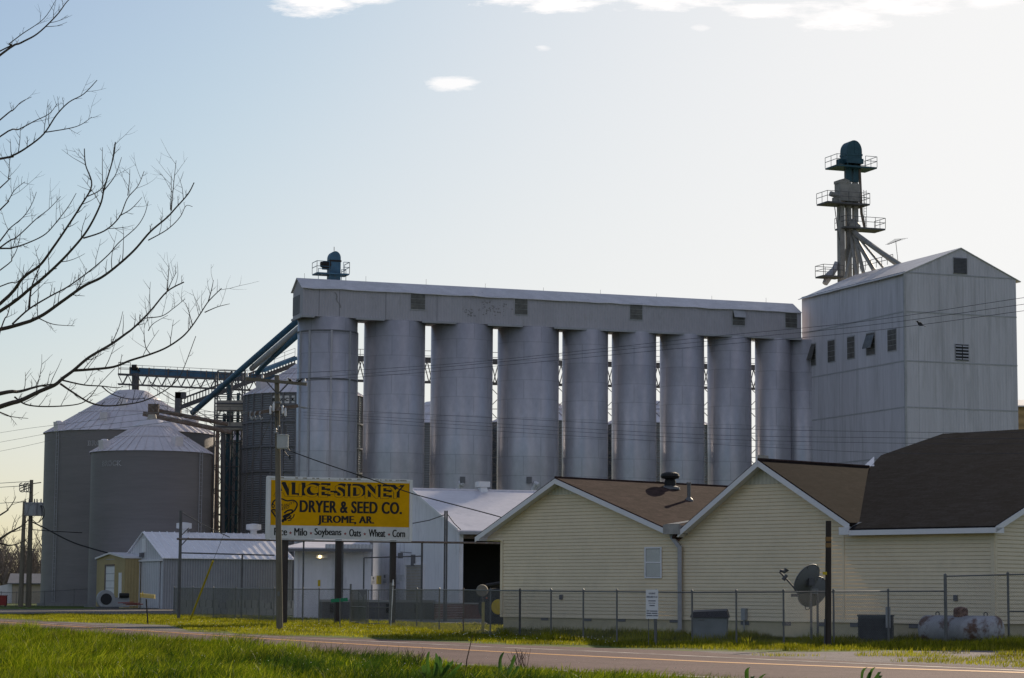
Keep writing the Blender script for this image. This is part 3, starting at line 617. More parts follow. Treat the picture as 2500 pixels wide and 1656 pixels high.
hub = T(.15, 0, tz(563))
for (px, py, D, r, mt) in [(2064, 678, 220, .19, M_tower), (2108, 662, 221, .20, M_tower), (2133, 655, 223, .22, M_tower), (2155, 648, 225, .12, M_tower), (2190, 640, 226, .27, M_tower), (2200, 642, 225, .20, M_tower), (2046, 676, 226, .19, M_tower), (2092, 668, 226, .2, M_tower)]:
    spout(hub + Vector((random.uniform(-.4, .4), random.uniform(-.3, .3), 0)), px, py, D, r, mt)
obj('down_pipe', MB().tube([T(.85, -.2, tz(402)), T(1.05, -.2, tz(520)), T(1.5, -.1, tz(558))], .15, 10), M_rust, t)
obj('brace', MB().bar(T(-2.6, -1.1, tz(510)), T(-1.6, -.2, tz(590)), .07).bar(T(-1.9, -1.1, tz(510)), T(-1.6, -.2, tz(540)), .07), M_steel, t)
m = MB()
for a in (-.78, -.66): m.bar(T(a, -.45, tz(680)), T(a, -.45, tz(510)), .045)
for k in range(40): z = tz(680) + k * .3; m.bar(T(-.78, -.45, z), T(-.66, -.45, z), .03) if z < tz(510) else None
for a in (1.45, 1.75): m.bar(T(a, 0, tz(556)), T(a, 0, tz(462)), .045)
for k in range(14): z = tz(556) + k * .3; m.bar(T(1.45, 0, z), T(1.75, 0, z), .03) if z < tz(462) else None
m.bar(T(-.95, -.5, tz(409)), T(-.95, -.5, tz(440)), .04)
obj('ladder', m, M_steel, t)
m = MB(); zz = tz(664)
for (q, w) in (((2045, 672), (2100, 660)), ((2100, 660), (2180, 640))): rail(m, [onroof(q[0], q[1] + 3), onroof(w[0], w[1] + 3)], .9)
obj('catwalk_rail', m, M_steel, t)
obj('pipe_wrap', MB().tube([P(2014, 693, TD - 1), P(2024, 674, TD - .7), P(2038, 657, TD - .5), P(2042, 640, TD - .4)], [.3, .42, .3, .2], 10), M_trimgrey, t)
AD = onroof(2193, 634).y
a = thing('tv_antenna', onroof(2193, 634), 'small yagi television antenna on a thin mast by the roof spouts', 'antenna')
b0, b1 = P(2167, 597, AD), P(2200, 585, AD - 1); m0 = b0.lerp(b1, .6)
obj('mast', MB().bar(P(2192, 636, AD), m0 + Z * .05, .045), M_steel, a); m = MB().bar(b0, b1, .045)
for k in range(8): c = b0.lerp(b1, k / 7); w = .2 + .06 * k; m.bar(c - Vector((w, -w * .6, -.08 * k / 7)), c + Vector((w, -w * .6, .08 * k / 7)), .025)
obj('boom', m, M_steel, a)
# ------------------------------------------------------------------ left elevator leg behind the gallery
LD = 224.5; K = Fr((P(815, 660, LD).x, LD, 0), 19.6); kz = lambda y: P(815, y, LD).z
k_ = thing('bucket_elevator', K(0, 0, 0), 'blue bucket elevator head rising behind the left end of the gallery roof', 'elevator leg')
k_.name = 'bucket_elevator.001'; ORG[k_.name] = K(0, 0, 0)
obj('elevator_head', arch_head(K, .54, .55, kz(672), kz(632)), M_blue, k_)
obj('leg_casing', MB().hexa([K(-.62, -.4, 0), K(.75, -.4, 0), K(.75, .4, 0), K(-.62, .4, 0), K(-.58, -.4, kz(672)), K(.58, -.4, kz(672)), K(.58, .4, kz(672)), K(-.58, .4, kz(672))]), M_blue, k_)
obj('head_band', MB().box(K, -.6, .6, -.6, .6, kz(641), kz(637)), M_black, k_)
p_ = obj('platform', MB().box(K, -1.95, 1.3, -1.0, .8, kz(670) - .12, kz(670)), M_blue, k_); m = MB(); z = kz(670)
rail(m, [K(-.7, -1.0, z), K(-1.95, -1.0, z), K(-1.95, .8, z)]); rail(m, [K(.7, -1, z), K(1.3, -1.0, z), K(1.3, .8, z)]); obj('handrail', m, M_blue, p_)
p_ = obj('platform', MB().box(K, -1.75, 1.0, -.8, .8, kz(688) - .12, kz(688)), M_blue, k_); m = MB(); z = kz(688)
rail(m, [K(-.6, -.8, z), K(-1.75, -.8, z)]); rail(m, [K(.55, -.8, z), K(1.0, -.8, z), K(1.0, .8, z)]); obj('handrail', m, M_blue, p_)
obj('drive_motor', MB().tube([K(-1.4, -.3, kz(649)), K(-.45, -.3, kz(647))], [.28, .36], 12).box(K, -1.2, -.5, -.6, 0, kz(660), kz(652)), M_black, k_)
obj('lightning_rod', MB().bar(K(0, 0, kz(613)), K(0, 0, kz(603)), .06), M_steel, k_)
# spouts running down to the left
for (pts, r, mt, lab) in [([(735, 776, 226), (600, 893, 242), (470, 1008, 252)], .31, M_blue, 'thick blue spout pipe sloping down from the gallery end'), ([(735, 797, 226), (640, 878, 238), (615, 900, 242)], .30, M_trimgrey, 'grey spout pipe between two blue ones beside the first silo'),
                           ([(735, 812, 226), (648, 888, 240), (640, 896, 241), (628, 912, 242)], .28, M_blue, 'short blue spout pipe bending down onto the conveyor')]:
    o = obj('spout_pipe', MB().tube([P(*q) for q in pts], r, 12), mt, smooth=True); tag(o, lab, 'spout pipe', 'spout pipes left of the silos')
# ------------------------------------------------------------------ lettering helper
def text_flat(s, offset=0.0, spacing=1.0):
    """outline font -> flat triangles, normalised to width 1 x height 1 of the glyphs' own bounding box; returns (verts, faces, aspect)"""
    c = bpy.data.curves.new('t', 'FONT'); c.body = s; c.size = 1; c.offset = offset; c.space_character = spacing; c.resolution_u = 4; c.fill_mode = 'FRONT'
    o = bpy.data.objects.new('t', c); COL.objects.link(o); dg = bpy.context.evaluated_depsgraph_get()
    me = bpy.data.meshes.new_from_object(o.evaluated_get(dg)); v = [(p.co.x, p.co.y) for p in me.vertices]; f = [tuple(p.vertices) for p in me.polygons]
    bpy.data.objects.remove(o); bpy.data.curves.remove(c); bpy.data.meshes.remove(me)
    a = np.array(v); lo, hi = a.min(0), a.max(0); a = (a - lo) / (hi - lo); return [tuple(p) for p in a], f, (hi - lo)[0] / (hi - lo)[1]
def put_text(mb, s, fn, offset=0.0, spacing=1.0):
    v, f, _ = text_flat(s, offset, spacing); b = len(mb.v); mb.v += [tuple(fn(x, y)) for x, y in v]; mb.f += [tuple(i + b for i in q) for q in f]
# ------------------------------------------------------------------ steel grain bins
def grain_bin(label, x0, x1, ye, D, ypk, capr=.14, mt=M_bin, ribs=0, seams=44, vents=(), ladder=None, hoops=(), ybase=None, inset=1.0):
    cpx = (x0 + x1) / 2; c = P(cpx, ye, D); r = (x1 - x0) / 2 * D / FPX; ze = c.z; zp = P(cpx, ypk, D).z; ctr = Vector((c.x, c.y, 0)); face = math.atan2(-c.y, -c.x)
    t = thing('grain_bin', ctr, label, 'grain bin', 'steel grain bins')
    n = 96; prof = [(r, .25), (r, ze * .5), (r, ze)]
    w = obj('wall', MB().lathe(ctr, prof, n), mt, t); w.data.polygons.foreach_set('use_smooth', [True] * len(w.data.polygons))
    obj('foundation', MB().lathe(ctr, [(r + .35, 0), (r + .35, .26), (r - .1, .26)], 64), M_yard, t)
    rc = r * capr; sl = (zp - ze) / (r - rc)
    m = MB().lathe(ctr, [(r + .18, ze - .05 - sl * .1), (rc, zp)], n)
    for k in range(seams):
        a = 2 * math.pi * k / seams + .03; d = Vector((math.cos(a), math.sin(a), 0)); s_ = Vector((-d.y, d.x, 0)) * .045
        p = ctr + d * (r + .2) + Z * (ze - .04 - sl * .1); q = ctr + d * rc + Z * zp
        m.hexa([p - s_, p + s_, q + s_ * .6, q - s_ * .6, p - s_ + Z * .10, p + s_ + Z * .10, q + s_ * .6 + Z * .08, q - s_ * .6 + Z * .08])
    rf = obj('roof', m, M_binroof, t)
    obj('roof_cap', MB().lathe(ctr, [(rc * 1.9, zp - sl * rc * .9 + .05), (rc * 1.86, zp - sl * rc * .9 + .16), (rc, zp + .18), (rc * .3, zp + .32), (.02, zp + .34)], 32), M_binroof, rf)
    rm = r * .62; obj('roof_ring', MB().lathe(ctr, [(rm + .05, zp - sl * (rm - rc) + .06), (rm, zp - sl * (rm - rc) + .15), (rm - .08, zp - sl * (rm - rc) + .10)], 64), M_binroof, rf)
    def at(px, rr): return face + math.asin(max(-.98, min(.98, (px - cpx) / ((x1 - x0) / 2) * r / rr)))
    for (px, rr_) in vents:
        rr = r * rr_; a = at(px, rr); d = Vector((math.cos(a), math.sin(a), 0)); s_ = Vector((-d.y, d.x, 0)); p = ctr + d * rr + Z * (ze + sl * (r - rr))
        mm = MB().hexa([p - s_ * .45 - d * .5 - Z * .2, p + s_ * .45 - d * .5 - Z * .2, p + s_ * .45 + d * .35 - Z * .35, p - s_ * .45 + d * .35 - Z * .35, p - s_ * .42 - d * .45 + Z * .75, p + s_ * .42 - d * .45 + Z * .75, p + s_ * .42 + d * .5 + Z * .75, p - s_ * .42 + d * .5 + Z * .75])
        vv = obj('roof_vent', mm, M_binroof, rf)
        obj('vent_hood', MB().lathe(p + Z * .62 + d * .03, [(.46, -.1), (.46, .08), (.3, .24), (.02, .28)], 16), M_binroof, t)
    for k in range(ribs):
        a = 2 * math.pi * k / ribs + .06; d = Vector((math.cos(a), math.sin(a), 0)); s_ = Vector((-d.y, d.x, 0)) * .13; p0 = ctr + d * (r - .02)
        if math.cos(a - face) > -.15: obj('stiffener', MB().prism([p0 - s_, p0 + s_, p0 + s_ * .7 + d * .16, p0 - s_ * .7 + d * .16], Z * (ze - .1)), M_rib, t)
    for y in hoops: zz = P(cpx, y, D - r).z; obj('hoop', MB().lathe(ctr + Z * zz, [(r, -.09), (r + .19, -.08), (r + .19, .08), (r, .09)], 72), M_rib, t)
    return t, ctr, r, at, ze
def curved_text(t, s, ctr, r, a0, a1, z0, z1, mt, off=.02, name='lettering', rad=.03, plate=None):
    if plate:
        m = MB(); k = 10
        for i in range(k):
            q0, q1 = a0 + (a1 - a0) * (i / k * 1.1 - .05), a0 + (a1 - a0) * ((i + 1) / k * 1.1 - .05); pt = lambda a, z: ctr + Vector((math.cos(a), math.sin(a), 0)) * (r + rad * .6) + Z * z
            m.face([pt(q0, z0 - .22), pt(q1, z0 - .22), pt(q1, z1 + .22), pt(q0, z1 + .22)])
        obj('name_plate', m, plate, t)
    m = MB(); put_text(m, s, lambda x, y: ctr + Vector((math.cos(a0 + (a1 - a0) * x), math.sin(a0 + (a1 - a0) * x), 0)) * (r + rad) + Z * (z0 + (z1 - z0) * y), off, 1.1)
    obj(name, m, mt, t)
M_brock = mat('faded_lettering', (.66, .64, .65), .6, var=.05); M_brockin = mat('lettering_inner', (.17, .165, .17), .6)
tb, cb, rb, atb, zeb = grain_bin('large grey bin at the far left with a broad conical ribbed roof', 113, 527, 1061, 262, 959, .18, vents=((258, .80), (150, .97), (470, .78), (300, .5)), seams=52)
ts, cs, rs, ats, zes = grain_bin('smaller dark grey bin standing in front of the largest bin, pale cone roof', 225, 515.5, 1106, 240, 1031, .17, vents=((258, .93), (430, .83)), seams=40)
curved_text(ts, 'BROCK', cs, rs, ats(254, rs), ats(301, rs), P(278, 1137, 240 - rs).z, P(278, 1123.5, 240 - rs).z, M_brock, .03)
curved_text(tb, 'BROCK', cb, rb, atb(219, rb), atb(283, rb), P(246, 1088, 262 - rb).z, P(246, 1075.5, 262 - rb).z, M_brock, .03)
curved_text(ts, 'BROCK', cs, rs, ats(254, rs), ats(301, rs), P(278, 1136.5, 240 - rs).z, P(278, 1124, 240 - rs).z, M_brockin, .0, 'lettering_inner', .04)
curved_text(tb, 'BROCK', cb, rb, atb(219, rb), atb(283, rb), P(246, 1087.5, 262 - rb).z, P(246, 1076, 262 - rb).z, M_brockin, .0, 'lettering_inner', .04)
for (t_, c_, r_, at_, px_, ze_) in ((ts, cs, rs, ats, 486, zes), (tb, cb, rb, atb, 150, zeb)):
    a = at_(px_, r_); d = Vector((math.cos(a), math.sin(a), 0)); s_ = Vector((-d.y, d.x, 0)); m = MB()
    for q in (-.22, .22): p = c_ + d * (r_ + .15) + s_ * q; m.bar(p + Z * .4, p + Z * ze_, .05)
    for k in range(int(ze_ / .45)): p = c_ + d * (r_ + .15) + Z * (.5 + k * .45); m.bar(p - s_ * .22, p + s_ * .22, .03)
    obj('ladder', m, M_trimgrey, t_)
# ladder up the roof of the big bin
m = MB(); zz = zeb
a = atb(470, rb * .6); d = Vector((math.cos(a), math.sin(a), 0)); p = cb + d * rb + Z * (zeb + .4); q = cb + d * rb * .2 + Z * (P(318, 959, 262).z + .3); s_ = Vector((-d.y, d.x, 0)) * .5
for s in (-1, 1): rail(m, [p + s_ * s, q + s_ * s], 1.0, .05)
obj('roof_stair_rail', m, M_steel, tb)
tc_, cc_, rc_, atc, zec = grain_bin('corrugated bin with vertical stiffeners and hoops right behind the first silo', 597, 888, 968, 250, 893, .14, mt=M_bincor, ribs=30, seams=36, vents=((640, .85),), hoops=(1028, 1089, 1150))
for (s, x0, x1) in (('B', 668, 674), ('ROC', 681.5, 706), ('K', 713.5, 721)): curved_text(tc_, s, cc_, rc_, atc(x0, rc_), atc(x1, rc_), P(690, 979.5, 250 - rc_).z, P(690, 971, 250 - rc_).z, M_black, .05, plate=M_poster, rad=.2 if 0 else .06)
grain_bin('small dark bin squeezed between the brown pipes and the corrugated bin', 541, 668, 1076, 262, 1035, .16, mt=M_bin, ribs=0, seams=24)
grain_bin('corrugated bin behind the gap between the second and third silos', 925, 1190, 1040, 335, 985, .14, mt=M_bincor, seams=36, ribs=24)
grain_bin('corrugated bin behind the gap between the fourth and fifth silos', 1196, 1462, 1034, 335, 978, .14, mt=M_bincor, seams=36, ribs=24)
grain_bin('corrugated bin behind the gap between the sixth and seventh silos', 1470, 1736, 1040, 337, 984, .14, mt=M_bincor, seams=36, ribs=24)
# ------------------------------------------------------------------ conveyors
def truss(m, p, q, hgt, n, w=.09, depth=None, chords=True):
    p = Vector(p); q = Vector(q); side = (q - p).cross(Z).normalized() * (depth or 1.0)
    for s in (0, 1):
        o = side * s
        if chords: m.bar(p + o, q + o, w * 1.8); m.bar(p + o - Z * hgt, q + o - Z * hgt, w * 1.5)
        for k in range(n):
            a = p.lerp(q, k / n) + o; b = p.lerp(q, (k + .5) / n) + o - Z * hgt; c = p.lerp(q, (k + 1) / n) + o; m.bar(a, b, w); m.bar(b, c, w)
    return m
cv = thing('overhead_conveyor', P(323, 955, 262), 'long horizontal blue conveyor on a lattice truss above the largest bin', 'conveyor', 'conveyors between the bins')
p, q = P(289, 915, 262), P(690, 934, 264)
obj('truss', truss(MB(), p, q, P(289, 915, 262).z - P(289, 939, 262).z, 17, .08), M_steel, cv)
obj('walkway', MB().prism([p, q, q + Vector((0, 1, 0)), p + Vector((0, 1, 0))], Z * .12), M_rust, cv)
fa, fb = P(318, 906, 262.4), P(690, 925, 264.4)
obj('trough', MB().bar(fa, fb, .6, .80), M_blue, cv)
for k in range(9): c = fa.lerp(fb, k / 8.0); obj('trough_flange', MB().bar(c - Vector((.05, 0, 0)), c + Vector((.05, 0, 0)), .72, .92), M_rust, cv)
m = MB(); rail(m, [p, q], 1.15, .045); rail(m, [P(289, 915, 262), P(289, 915, 262) + Vector((0, 1.5, 0))], 1.4, .05); rail(m, [P(289, 915, 261.8), P(318, 916, 261.8)], 1.4, .06); obj('handrail', m, M_steel, cv)
obj('drop_spout', MB().tube([P(331, 912, 262.3), P(331, 962, 262.3)], .42, 10), M_steel, cv)
obj('drive_motor', MB().tube([P(322, 897, 262), P(334, 897, 262)], .32, 10).bar(P(334, 897, 262), P(340, 907, 262), .2), M_black, cv)
m = MB().bar(P(316, 936, 262), P(316, 962, 262), .08).bar(P(338, 938, 262), P(338, 962, 262), .08); obj('support_leg', m, M_steel, cv)
cv = thing('overhead_conveyor', P(372, 1030, 242), 'rusty brown twin tube conveyor sloping down over the smaller bin roof', 'conveyor', 'conveyors between the bins')
obj('tube', MB().tube([P(349, 1010, 241), P(566, 1056, 243)], .25, 10), M_rust, cv); obj('tube', MB().tube([P(371, 1000, 241.8), P(556, 1036, 243.8)], .22, 10), M_rust, cv)
obj('head_box', MB().box(Fr(P(374, 1006, 241.6), 4), -.5, .6, -.5, .5, -.5, .8), M_rust, cv)
m = MB(); rail(m, [P(378, 998, 241), P(560, 1036, 243)], .9, .04); obj('handrail', m, M_steel, cv)
obj('drop_spout', MB().lathe(P(371, 1036, 240), [(.9, -.3), (.8, .2), (.5, .6), (.4, 1.0)], 14), M_beige, cv)
cv = thing('inclined_conveyor', P(440, 985, 257), 'dark inclined conveyor gallery with many posts climbing right behind the blue pipes', 'conveyor', 'conveyors between the bins')
p, q = P(436, 992, 257), P(720, 886, 262)
m = MB()
for o_ in (Vector((0, 0, 0)), Vector((-.2, 1.3, 0))):
    for hh in (0.0, .75): m.bar(p + o_ + Z * hh, q + o_ + Z * hh, .10)
    for k in range(40): c = p.lerp(q, k / 39) + o_; m.bar(c, c + Z * .75, .07)
obj('truss', m, M_steel, cv)
obj('belt_trough', MB().bar(p + Z * -.25, q + Z * -.25, 1.0, .4), M_steel, cv); obj('cover', MB().bar(P(640, 916, 258) + Z * .5, q + Z * .5, .7, .4), M_blue, cv)
m = MB(); rail(m, [p + Z * .75, q + Z * .75], .9, .04); obj('handrail', m, M_steel, cv)
obj('head_pulley', MB().box(Fr(P(436, 985, 257), 0), -.35, .3, -.5, .5, -1.2, 1.2).box(Fr(P(440, 978, 257), 0), -.5, .6, -.5, .5, .2, .9), M_steel, cv)
cv = thing('overhead_conveyor', P(1320, 1000, 246), 'dark lattice conveyor walkway seen only in slits behind the silo row', 'conveyor', 'conveyors between the bins')
p, q = P(850, 880, 244), P(1960, 905, 258)
obj('truss', truss(MB(), p, q, 2.2, 44, .10, 1.4), M_steel, cv)
m = MB(); rail(m, [p, q], 1.2, .05); obj('handrail', m, M_steel, cv); obj('trough', MB().bar(p + Z * .3 + Vector((0, .7, 0)), q + Z * .3 + Vector((0, .7, 0)), .6, .5), M_steel, cv)
m = MB()
for px in (985, 1205, 1370, 1490, 1606, 1724, 1838, 1932):
    p0 = P(px, 940, 250); 
    for o in (-.6, .7): m.bar((p0.x + o, p0.y, 0), (p0.x + o, p0.y, p0.z + 1.5), .14)
    for k in range(7): m.bar((p0.x - .6, p0.y, p0.z - k * 2.6), (p0.x + .7, p0.y, p0.z - 1.3 - k * 2.6), .07); m.bar((p0.x + .7, p0.y, p0.z - 1.3 - k * 2.6), (p0.x - .6, p0.y, p0.z - 2.6 - k * 2.6), .07); m.bar((p0.x - .6, p0.y, p0.z - k * 2.6), (p0.x + .7, p0.y, p0.z - k * 2.6), .07)
obj('support_tower', m, M_steel, cv)
# lattice tower between the bins
lt = thing('lattice_tower', Vector((P(572, 1000, 254).x, 254, 0)), 'dark lattice tower with pipes and platforms standing left of the corrugated bin', 'tower')
Lf = Fr(Vector((P(530, 1000, 253).x, 253, 0)), 12); lw = (P(597, 1000, 253).x - P(530, 1000, 253).x); zt = P(560, 905, 253).z; zb = 3
m = MB()
for a in (0, lw * .5, lw):
    for b in (0, 3.0): m.bar(Lf(a, b, 0), Lf(a, b, zt), .16)
nl = 9
for k in range(nl):
    z0, z1 = zt - (k + 1) * 2.6, zt - k * 2.6
    for b in (0, 3.0):
        m.bar(Lf(0, b, z1), Lf(lw, b, z1), .11); m.bar(Lf(0, b, z0), Lf(lw * .5, b, z1), .08); m.bar(Lf(lw * .5, b, z0), Lf(0, b, z1), .08); m.bar(Lf(lw * .5, b, z1), Lf(lw, b, z0), .08); m.bar(Lf(lw, b, z1), Lf(lw * .5, b, z0), .08)
obj('frame', m, M_steel, lt)
m = MB()
for (px, y0, y1, r) in ((548, 1010, 1330, .2), (566, 985, 1330, .22), (582, 960, 1330, .18), (560, 940, 1330, .25)): c = P(px, y0, 254); m.tube([c, (c.x, c.y, 0)], r, 10)
obj('leg_pipe', m, M_blue2, lt)
m = MB(); m.box(Fr(P(528, 990, 252), 0), 0, 3.0, 0, 2, -.5, .55); m.box(Fr(P(545, 1040, 252), 0), -.8, 2.6, 0, 2, -.4, .4)
obj('transfer_box', m, M_beige, lt)
m = MB()
for y in (985, 1015, 1042): c = P(526, y, 252); rail(m, [c, P(597, y + 1, 252)], 1.0, .05); m.bar(c, P(597, y + 1, 252), .15)
obj('platform', m, M_steel, lt)
for (px, lab) in ((532, 'rusty standpipe left of two in front of the small dark bin'), (545, 'grey standpipe right of two in front of the small dark bin')):
    c = P(px, 1052, 244); o = obj('standpipe', MB().tube([c, c - Z * 2, (c.x + .25, c.y, 0)], .17 if px == 532 else .24, 10), M_rust if px == 532 else M_steel); tag(o, lab, 'pipe', 'standpipes by the bins')
# ------------------------------------------------------------------ sheds on the left
F1 = Fr((P(399, 1361, 220).x, 220, 0), 25); ez = P(399, 1361, 220).z
sw = F1.atv(305, 1366)[0]; sl_ = F1.at(714, 1366)[0]; rz = P(352, 1300, F1(0, sw / 2).y).z
t = thing('metal_shed', F1(sl_ / 2, sw / 2), 'white ribbed metal shed with a bright roof and tall sliding doors in its gable', 'shed')
m = MB(); m.face([F1(0, 0), F1(sl_, 0), F1(sl_, 0, ez), F1(0, 0, ez)]); m.face([F1(sl_, 0), F1(sl_, sw), F1(sl_, sw, ez), F1(sl_, sw / 2, rz), F1(sl_, 0, ez)]); m.face([F1(sl_, sw), F1(0, sw), F1(0, sw, ez), F1(sl_, sw, ez)])
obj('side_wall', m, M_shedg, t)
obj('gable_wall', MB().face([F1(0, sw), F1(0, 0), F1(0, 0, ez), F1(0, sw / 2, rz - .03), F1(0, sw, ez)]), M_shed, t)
m = MB()
for (b0, s) in ((-.3, 1), (sw + .3, -1)):
    k0 = ez - .3 * (rz - ez) / (sw / 2)
    m.hexa([F1(-.2, b0, k0), F1(sl_ + .2, b0, k0), F1(sl_ + .2, sw / 2, rz), F1(-.2, sw / 2, rz), F1(-.2, b0, k0 + .06), F1(sl_ + .2, b0, k0 + .06), F1(sl_ + .2, sw / 2, rz + .06), F1(-.2, sw / 2, rz + .06)])
    n = int(sl_ / .75)
    for k in range(n + 1):
        a = sl_ * k / n; m.hexa([F1(a - .05, b0, k0 + .06), F1(a + .05, b0, k0 + .06), F1(a + .05, sw / 2, rz + .06), F1(a - .05, sw / 2, rz + .06), F1(a - .03, b0, k0 + .13), F1(a + .03, b0, k0 + .13), F1(a + .03, sw / 2, rz + .13), F1(a - .03, sw / 2, rz + .13)])
obj('roof', m, M_mroof, t)
for k, (b0, b1, o) in enumerate(((sw * .06, sw * .52, .12), (sw * .54, sw * .95, .20))): obj('sliding_door', MB().box(F1, -o, -o + .06, b0, b1, .06, ez - .35), M_shed, t)
obj('door_track', MB().box(F1, -.27, -.005, .05, sw - .05, ez - .34, ez - .16), M_trimw, t)
obj('gable_louver', MB().box(F1, -.08, -.004, sw * .44, sw * .54, ez + .55, rz - .6), M_trimw, t)
obj('lamp', MB().box(F1, -.35, -.004, sw * .49, sw * .53, ez + .1, ez + .5), M_seam, t)
for (px, lab) in ((449, 'x'), (619, 'x')):
    a = F1.at(px, 1300, sw / 2)[0]; obj('ridge_vent', MB().lathe(F1(a, sw / 2, rz), [(.32, -.3), (.32, .35), (.75, .45), (.75, .95), (.1, 1.05)], 16), M_trimw, t)
m = MB(); put_text(m, 'I I I I I', lambda x, y: F1(-.215, sw * (.60 + .04 * y), 1.3 + 2.0 * x)); obj('stencil_marks', m, M_seam, t)
# tan metal building
F2 = Fr((P(305, 1400, 226).x, 226, 0), 25); w2 = F2.atv(237, 1366)[0]; e2 = P(305, 1362, 226).z; r2 = P(268, 1352, 228).z
t = thing('metal_shed', F2(3, w2 / 2), 'small tan metal building with a roll up door between the bin and the white shed', 'shed')
m = MB(); m.face([F2(0, w2), F2(0, 0), F2(0, 0, e2), F2(0, w2 / 2, r2), F2(0, w2, e2)]); m.face([F2(0, 0), F2(6, 0), F2(6, 0, e2), F2(0, 0, e2)]); m.face([F2(6, w2), F2(0, w2), F2(0, w2, e2), F2(6, w2, e2)])
obj('wall', m, M_tan, t); m = MB()
for (b0, s) in ((-.15, 1), (w2 + .15, -1)): m.hexa([F2(-.2, b0, e2 - .05), F2(6.2, b0, e2 - .05), F2(6.2, w2 / 2, r2), F2(-.2, w2 / 2, r2), F2(-.2, b0, e2 + .12), F2(6.2, b0, e2 + .12), F2(6.2, w2 / 2, r2 + .17), F2(-.2, w2 / 2, r2 + .17)])
obj('roof', m, M_trimw, t)
b0, b1 = w2 * .36, w2 * .66; zt = F2.atv(270, 1382)[1]
d = obj('roll_up_door', MB().box(F2, -.02, .05, b0, b1, .4, zt), M_white, t)
m = MB()
for k in range(7): m.box(F2, -.04, -.021, b0, b1, .5 + k * .7, .56 + k * .7)
obj('door_rib', m, M_trimgrey, d); obj('door_frame', MB().box(F2, -.08, -.004, b1, b1 + .3, 0, zt + .15).box(F2, -.08, -.004, b0, b1, zt, zt + .15), M_rust, t)
obj('door', MB().box(F2, -.05, -.004, w2 * .10, w2 * .2, .9, 3.4), M_white, t)
# aeration fan
f = thing('aeration_fan', P(258, 1484, 221), 'round grey centrifugal blower with a dark inlet in front of the tan building', 'fan'); Fc = Fr(P(258, 1463, 221), 18); rf = .85
m = MB().tube([Fc(0, -.35, 0), Fc(0, .35, 0)], rf, 28).box(Fc, .0, 2.2, -.3, .3, -.75, .15); obj('housing', m, M_grey, f)
ring = [Fc(rf * .9 * math.cos(k * math.pi / 14), -.38, rf * .9 * math.sin(k * math.pi / 14)) for k in range(29)]
obj('inlet', MB().tube([Fc(0, -.40, 0), Fc(0, -.365, 0)], rf * .62, 28), M_dark, f); obj('base', MB().box(Fc, -.9, 1.2, -.4, .4, -.87, -.7), M_steel, f)
obj('motor', MB().tube([Fc(1.2, -.5, .35), Fc(2.1, -.5, .35)], .22, 12), M_black, f)
t = thing('scrap_pile', P(300, 1483, 219.5), 'low heap of reddish scrap timber lying beside the white shed', 'scrap'); random.seed(9)
for k in range(6):
    c = P(random.uniform(285, 310), random.uniform(1481, 1483.5), 219.5); a = random.uniform(-.5, .5); obj('plank', MB().bar(c + Z * (.1 + k * .05), c + Vector((1.6 * math.cos(a), 1.6 * math.sin(a), .15 + k * .06)), .16, .07), M_red if k % 2 else M_beige, t)
# far left: cream building, poles, fence, wood line
F3 = Fr((P(29, 1470, 300).x, 300, 0), 8); L3 = 14; e3 = P(29, 1424.5, 300).z; r3 = P(15, 1403, 304).z
t = thing('farm_building', F3(5, 4), 'low cream building with a grey gable roof at the far left edge', 'building'); w3 = 9.0
obj('wall', MB().face([F3(0, 0), F3(L3, 0), F3(L3, 0, e3), F3(0, 0, e3)]).face([F3(0, w3), F3(0, 0), F3(0, 0, e3), F3(0, w3 / 2, r3), F3(0, w3, e3)]), mat('cream_wall', (.42, .36, .28), .7), t)
m = MB()
for b0 in (-.5, w3 + .5): m.hexa([F3(-.6, b0, e3 - .1), F3(L3, b0, e3 - .1), F3(L3, w3 / 2, r3), F3(-.6, w3 / 2, r3), F3(-.6, b0, e3 + .05), F3(L3, b0, e3 + .05), F3(L3, w3 / 2, r3 + .15), F3(-.6, w3 / 2, r3 + .15)])
obj('roof', m, mat('dull_roof', (.17, .17, .18), .7), t)
obj('side_annex', MB().hexa([F3(-2.6, 1, 0), F3(-.1, 1, 0), F3(-.1, 8, 0), F3(-2.6, 8, 0), F3(-2.6, 1, e3 * .8), F3(-.1, 1, e3), F3(-.1, 8, e3), F3(-2.6, 8, e3 * .8)]), M_ware, t)
t = thing('utility_cart', P(3, 1481, 236), 'dark red metal bin cut by the left edge of the frame', 'bin'); Fx = Fr(P(-14, 1481, 236), 5)
obj('body', MB().box(Fx, 0, 1.15, 0, .9, .12, 1.05), M_red, t); obj('rim', MB().box(Fx, -.04, 1.19, -.04, .94, 1.055, 1.12), M_red, t); obj('skid', MB().box(Fx, .05, .2, .05, .85, 0, .115).box(Fx, .95, 1.1, .05, .85, 0, .115), M_steel, t)
def pole(label, xb, yb, xt, yt, D, r0, r1, mt=M_wood, name='utility_pole', group='utility poles'):
    b = P(xb, yb, D); b = Vector((b.x, b.y, 0)); tp = P(xt, yt, D)
    t = thing(name, b, label, 'utility pole', group); obj('shaft', MB().tube([b, b.lerp(tp, .5), tp], [r0, (r0 + r1) / 2, r1], 12), mt, t, smooth=False); return t, b, tp
def transformer(t, c, r=.35, h=1.0, mt=M_grey):
    o = obj('transformer', MB().lathe(c, [(.02, 0), (r * .95, 0), (r, .06), (r, h * .88), (r * 1.08, h * .9), (r * 1.08, h * .96), (r * .7, h), (.02, h)], 20), mt, t)
    obj('bushing', MB().tube([c + Vector((r * .45, -r * .3, h)), c + Vector((r * .5, -r * .4, h + .35))], [.07, .05], 8).tube([c + Vector((-r * .45, -r * .3, h)), c + Vector((-r * .5, -r * .4, h + .35))], [.07, .05], 8), M_steel, o); return o
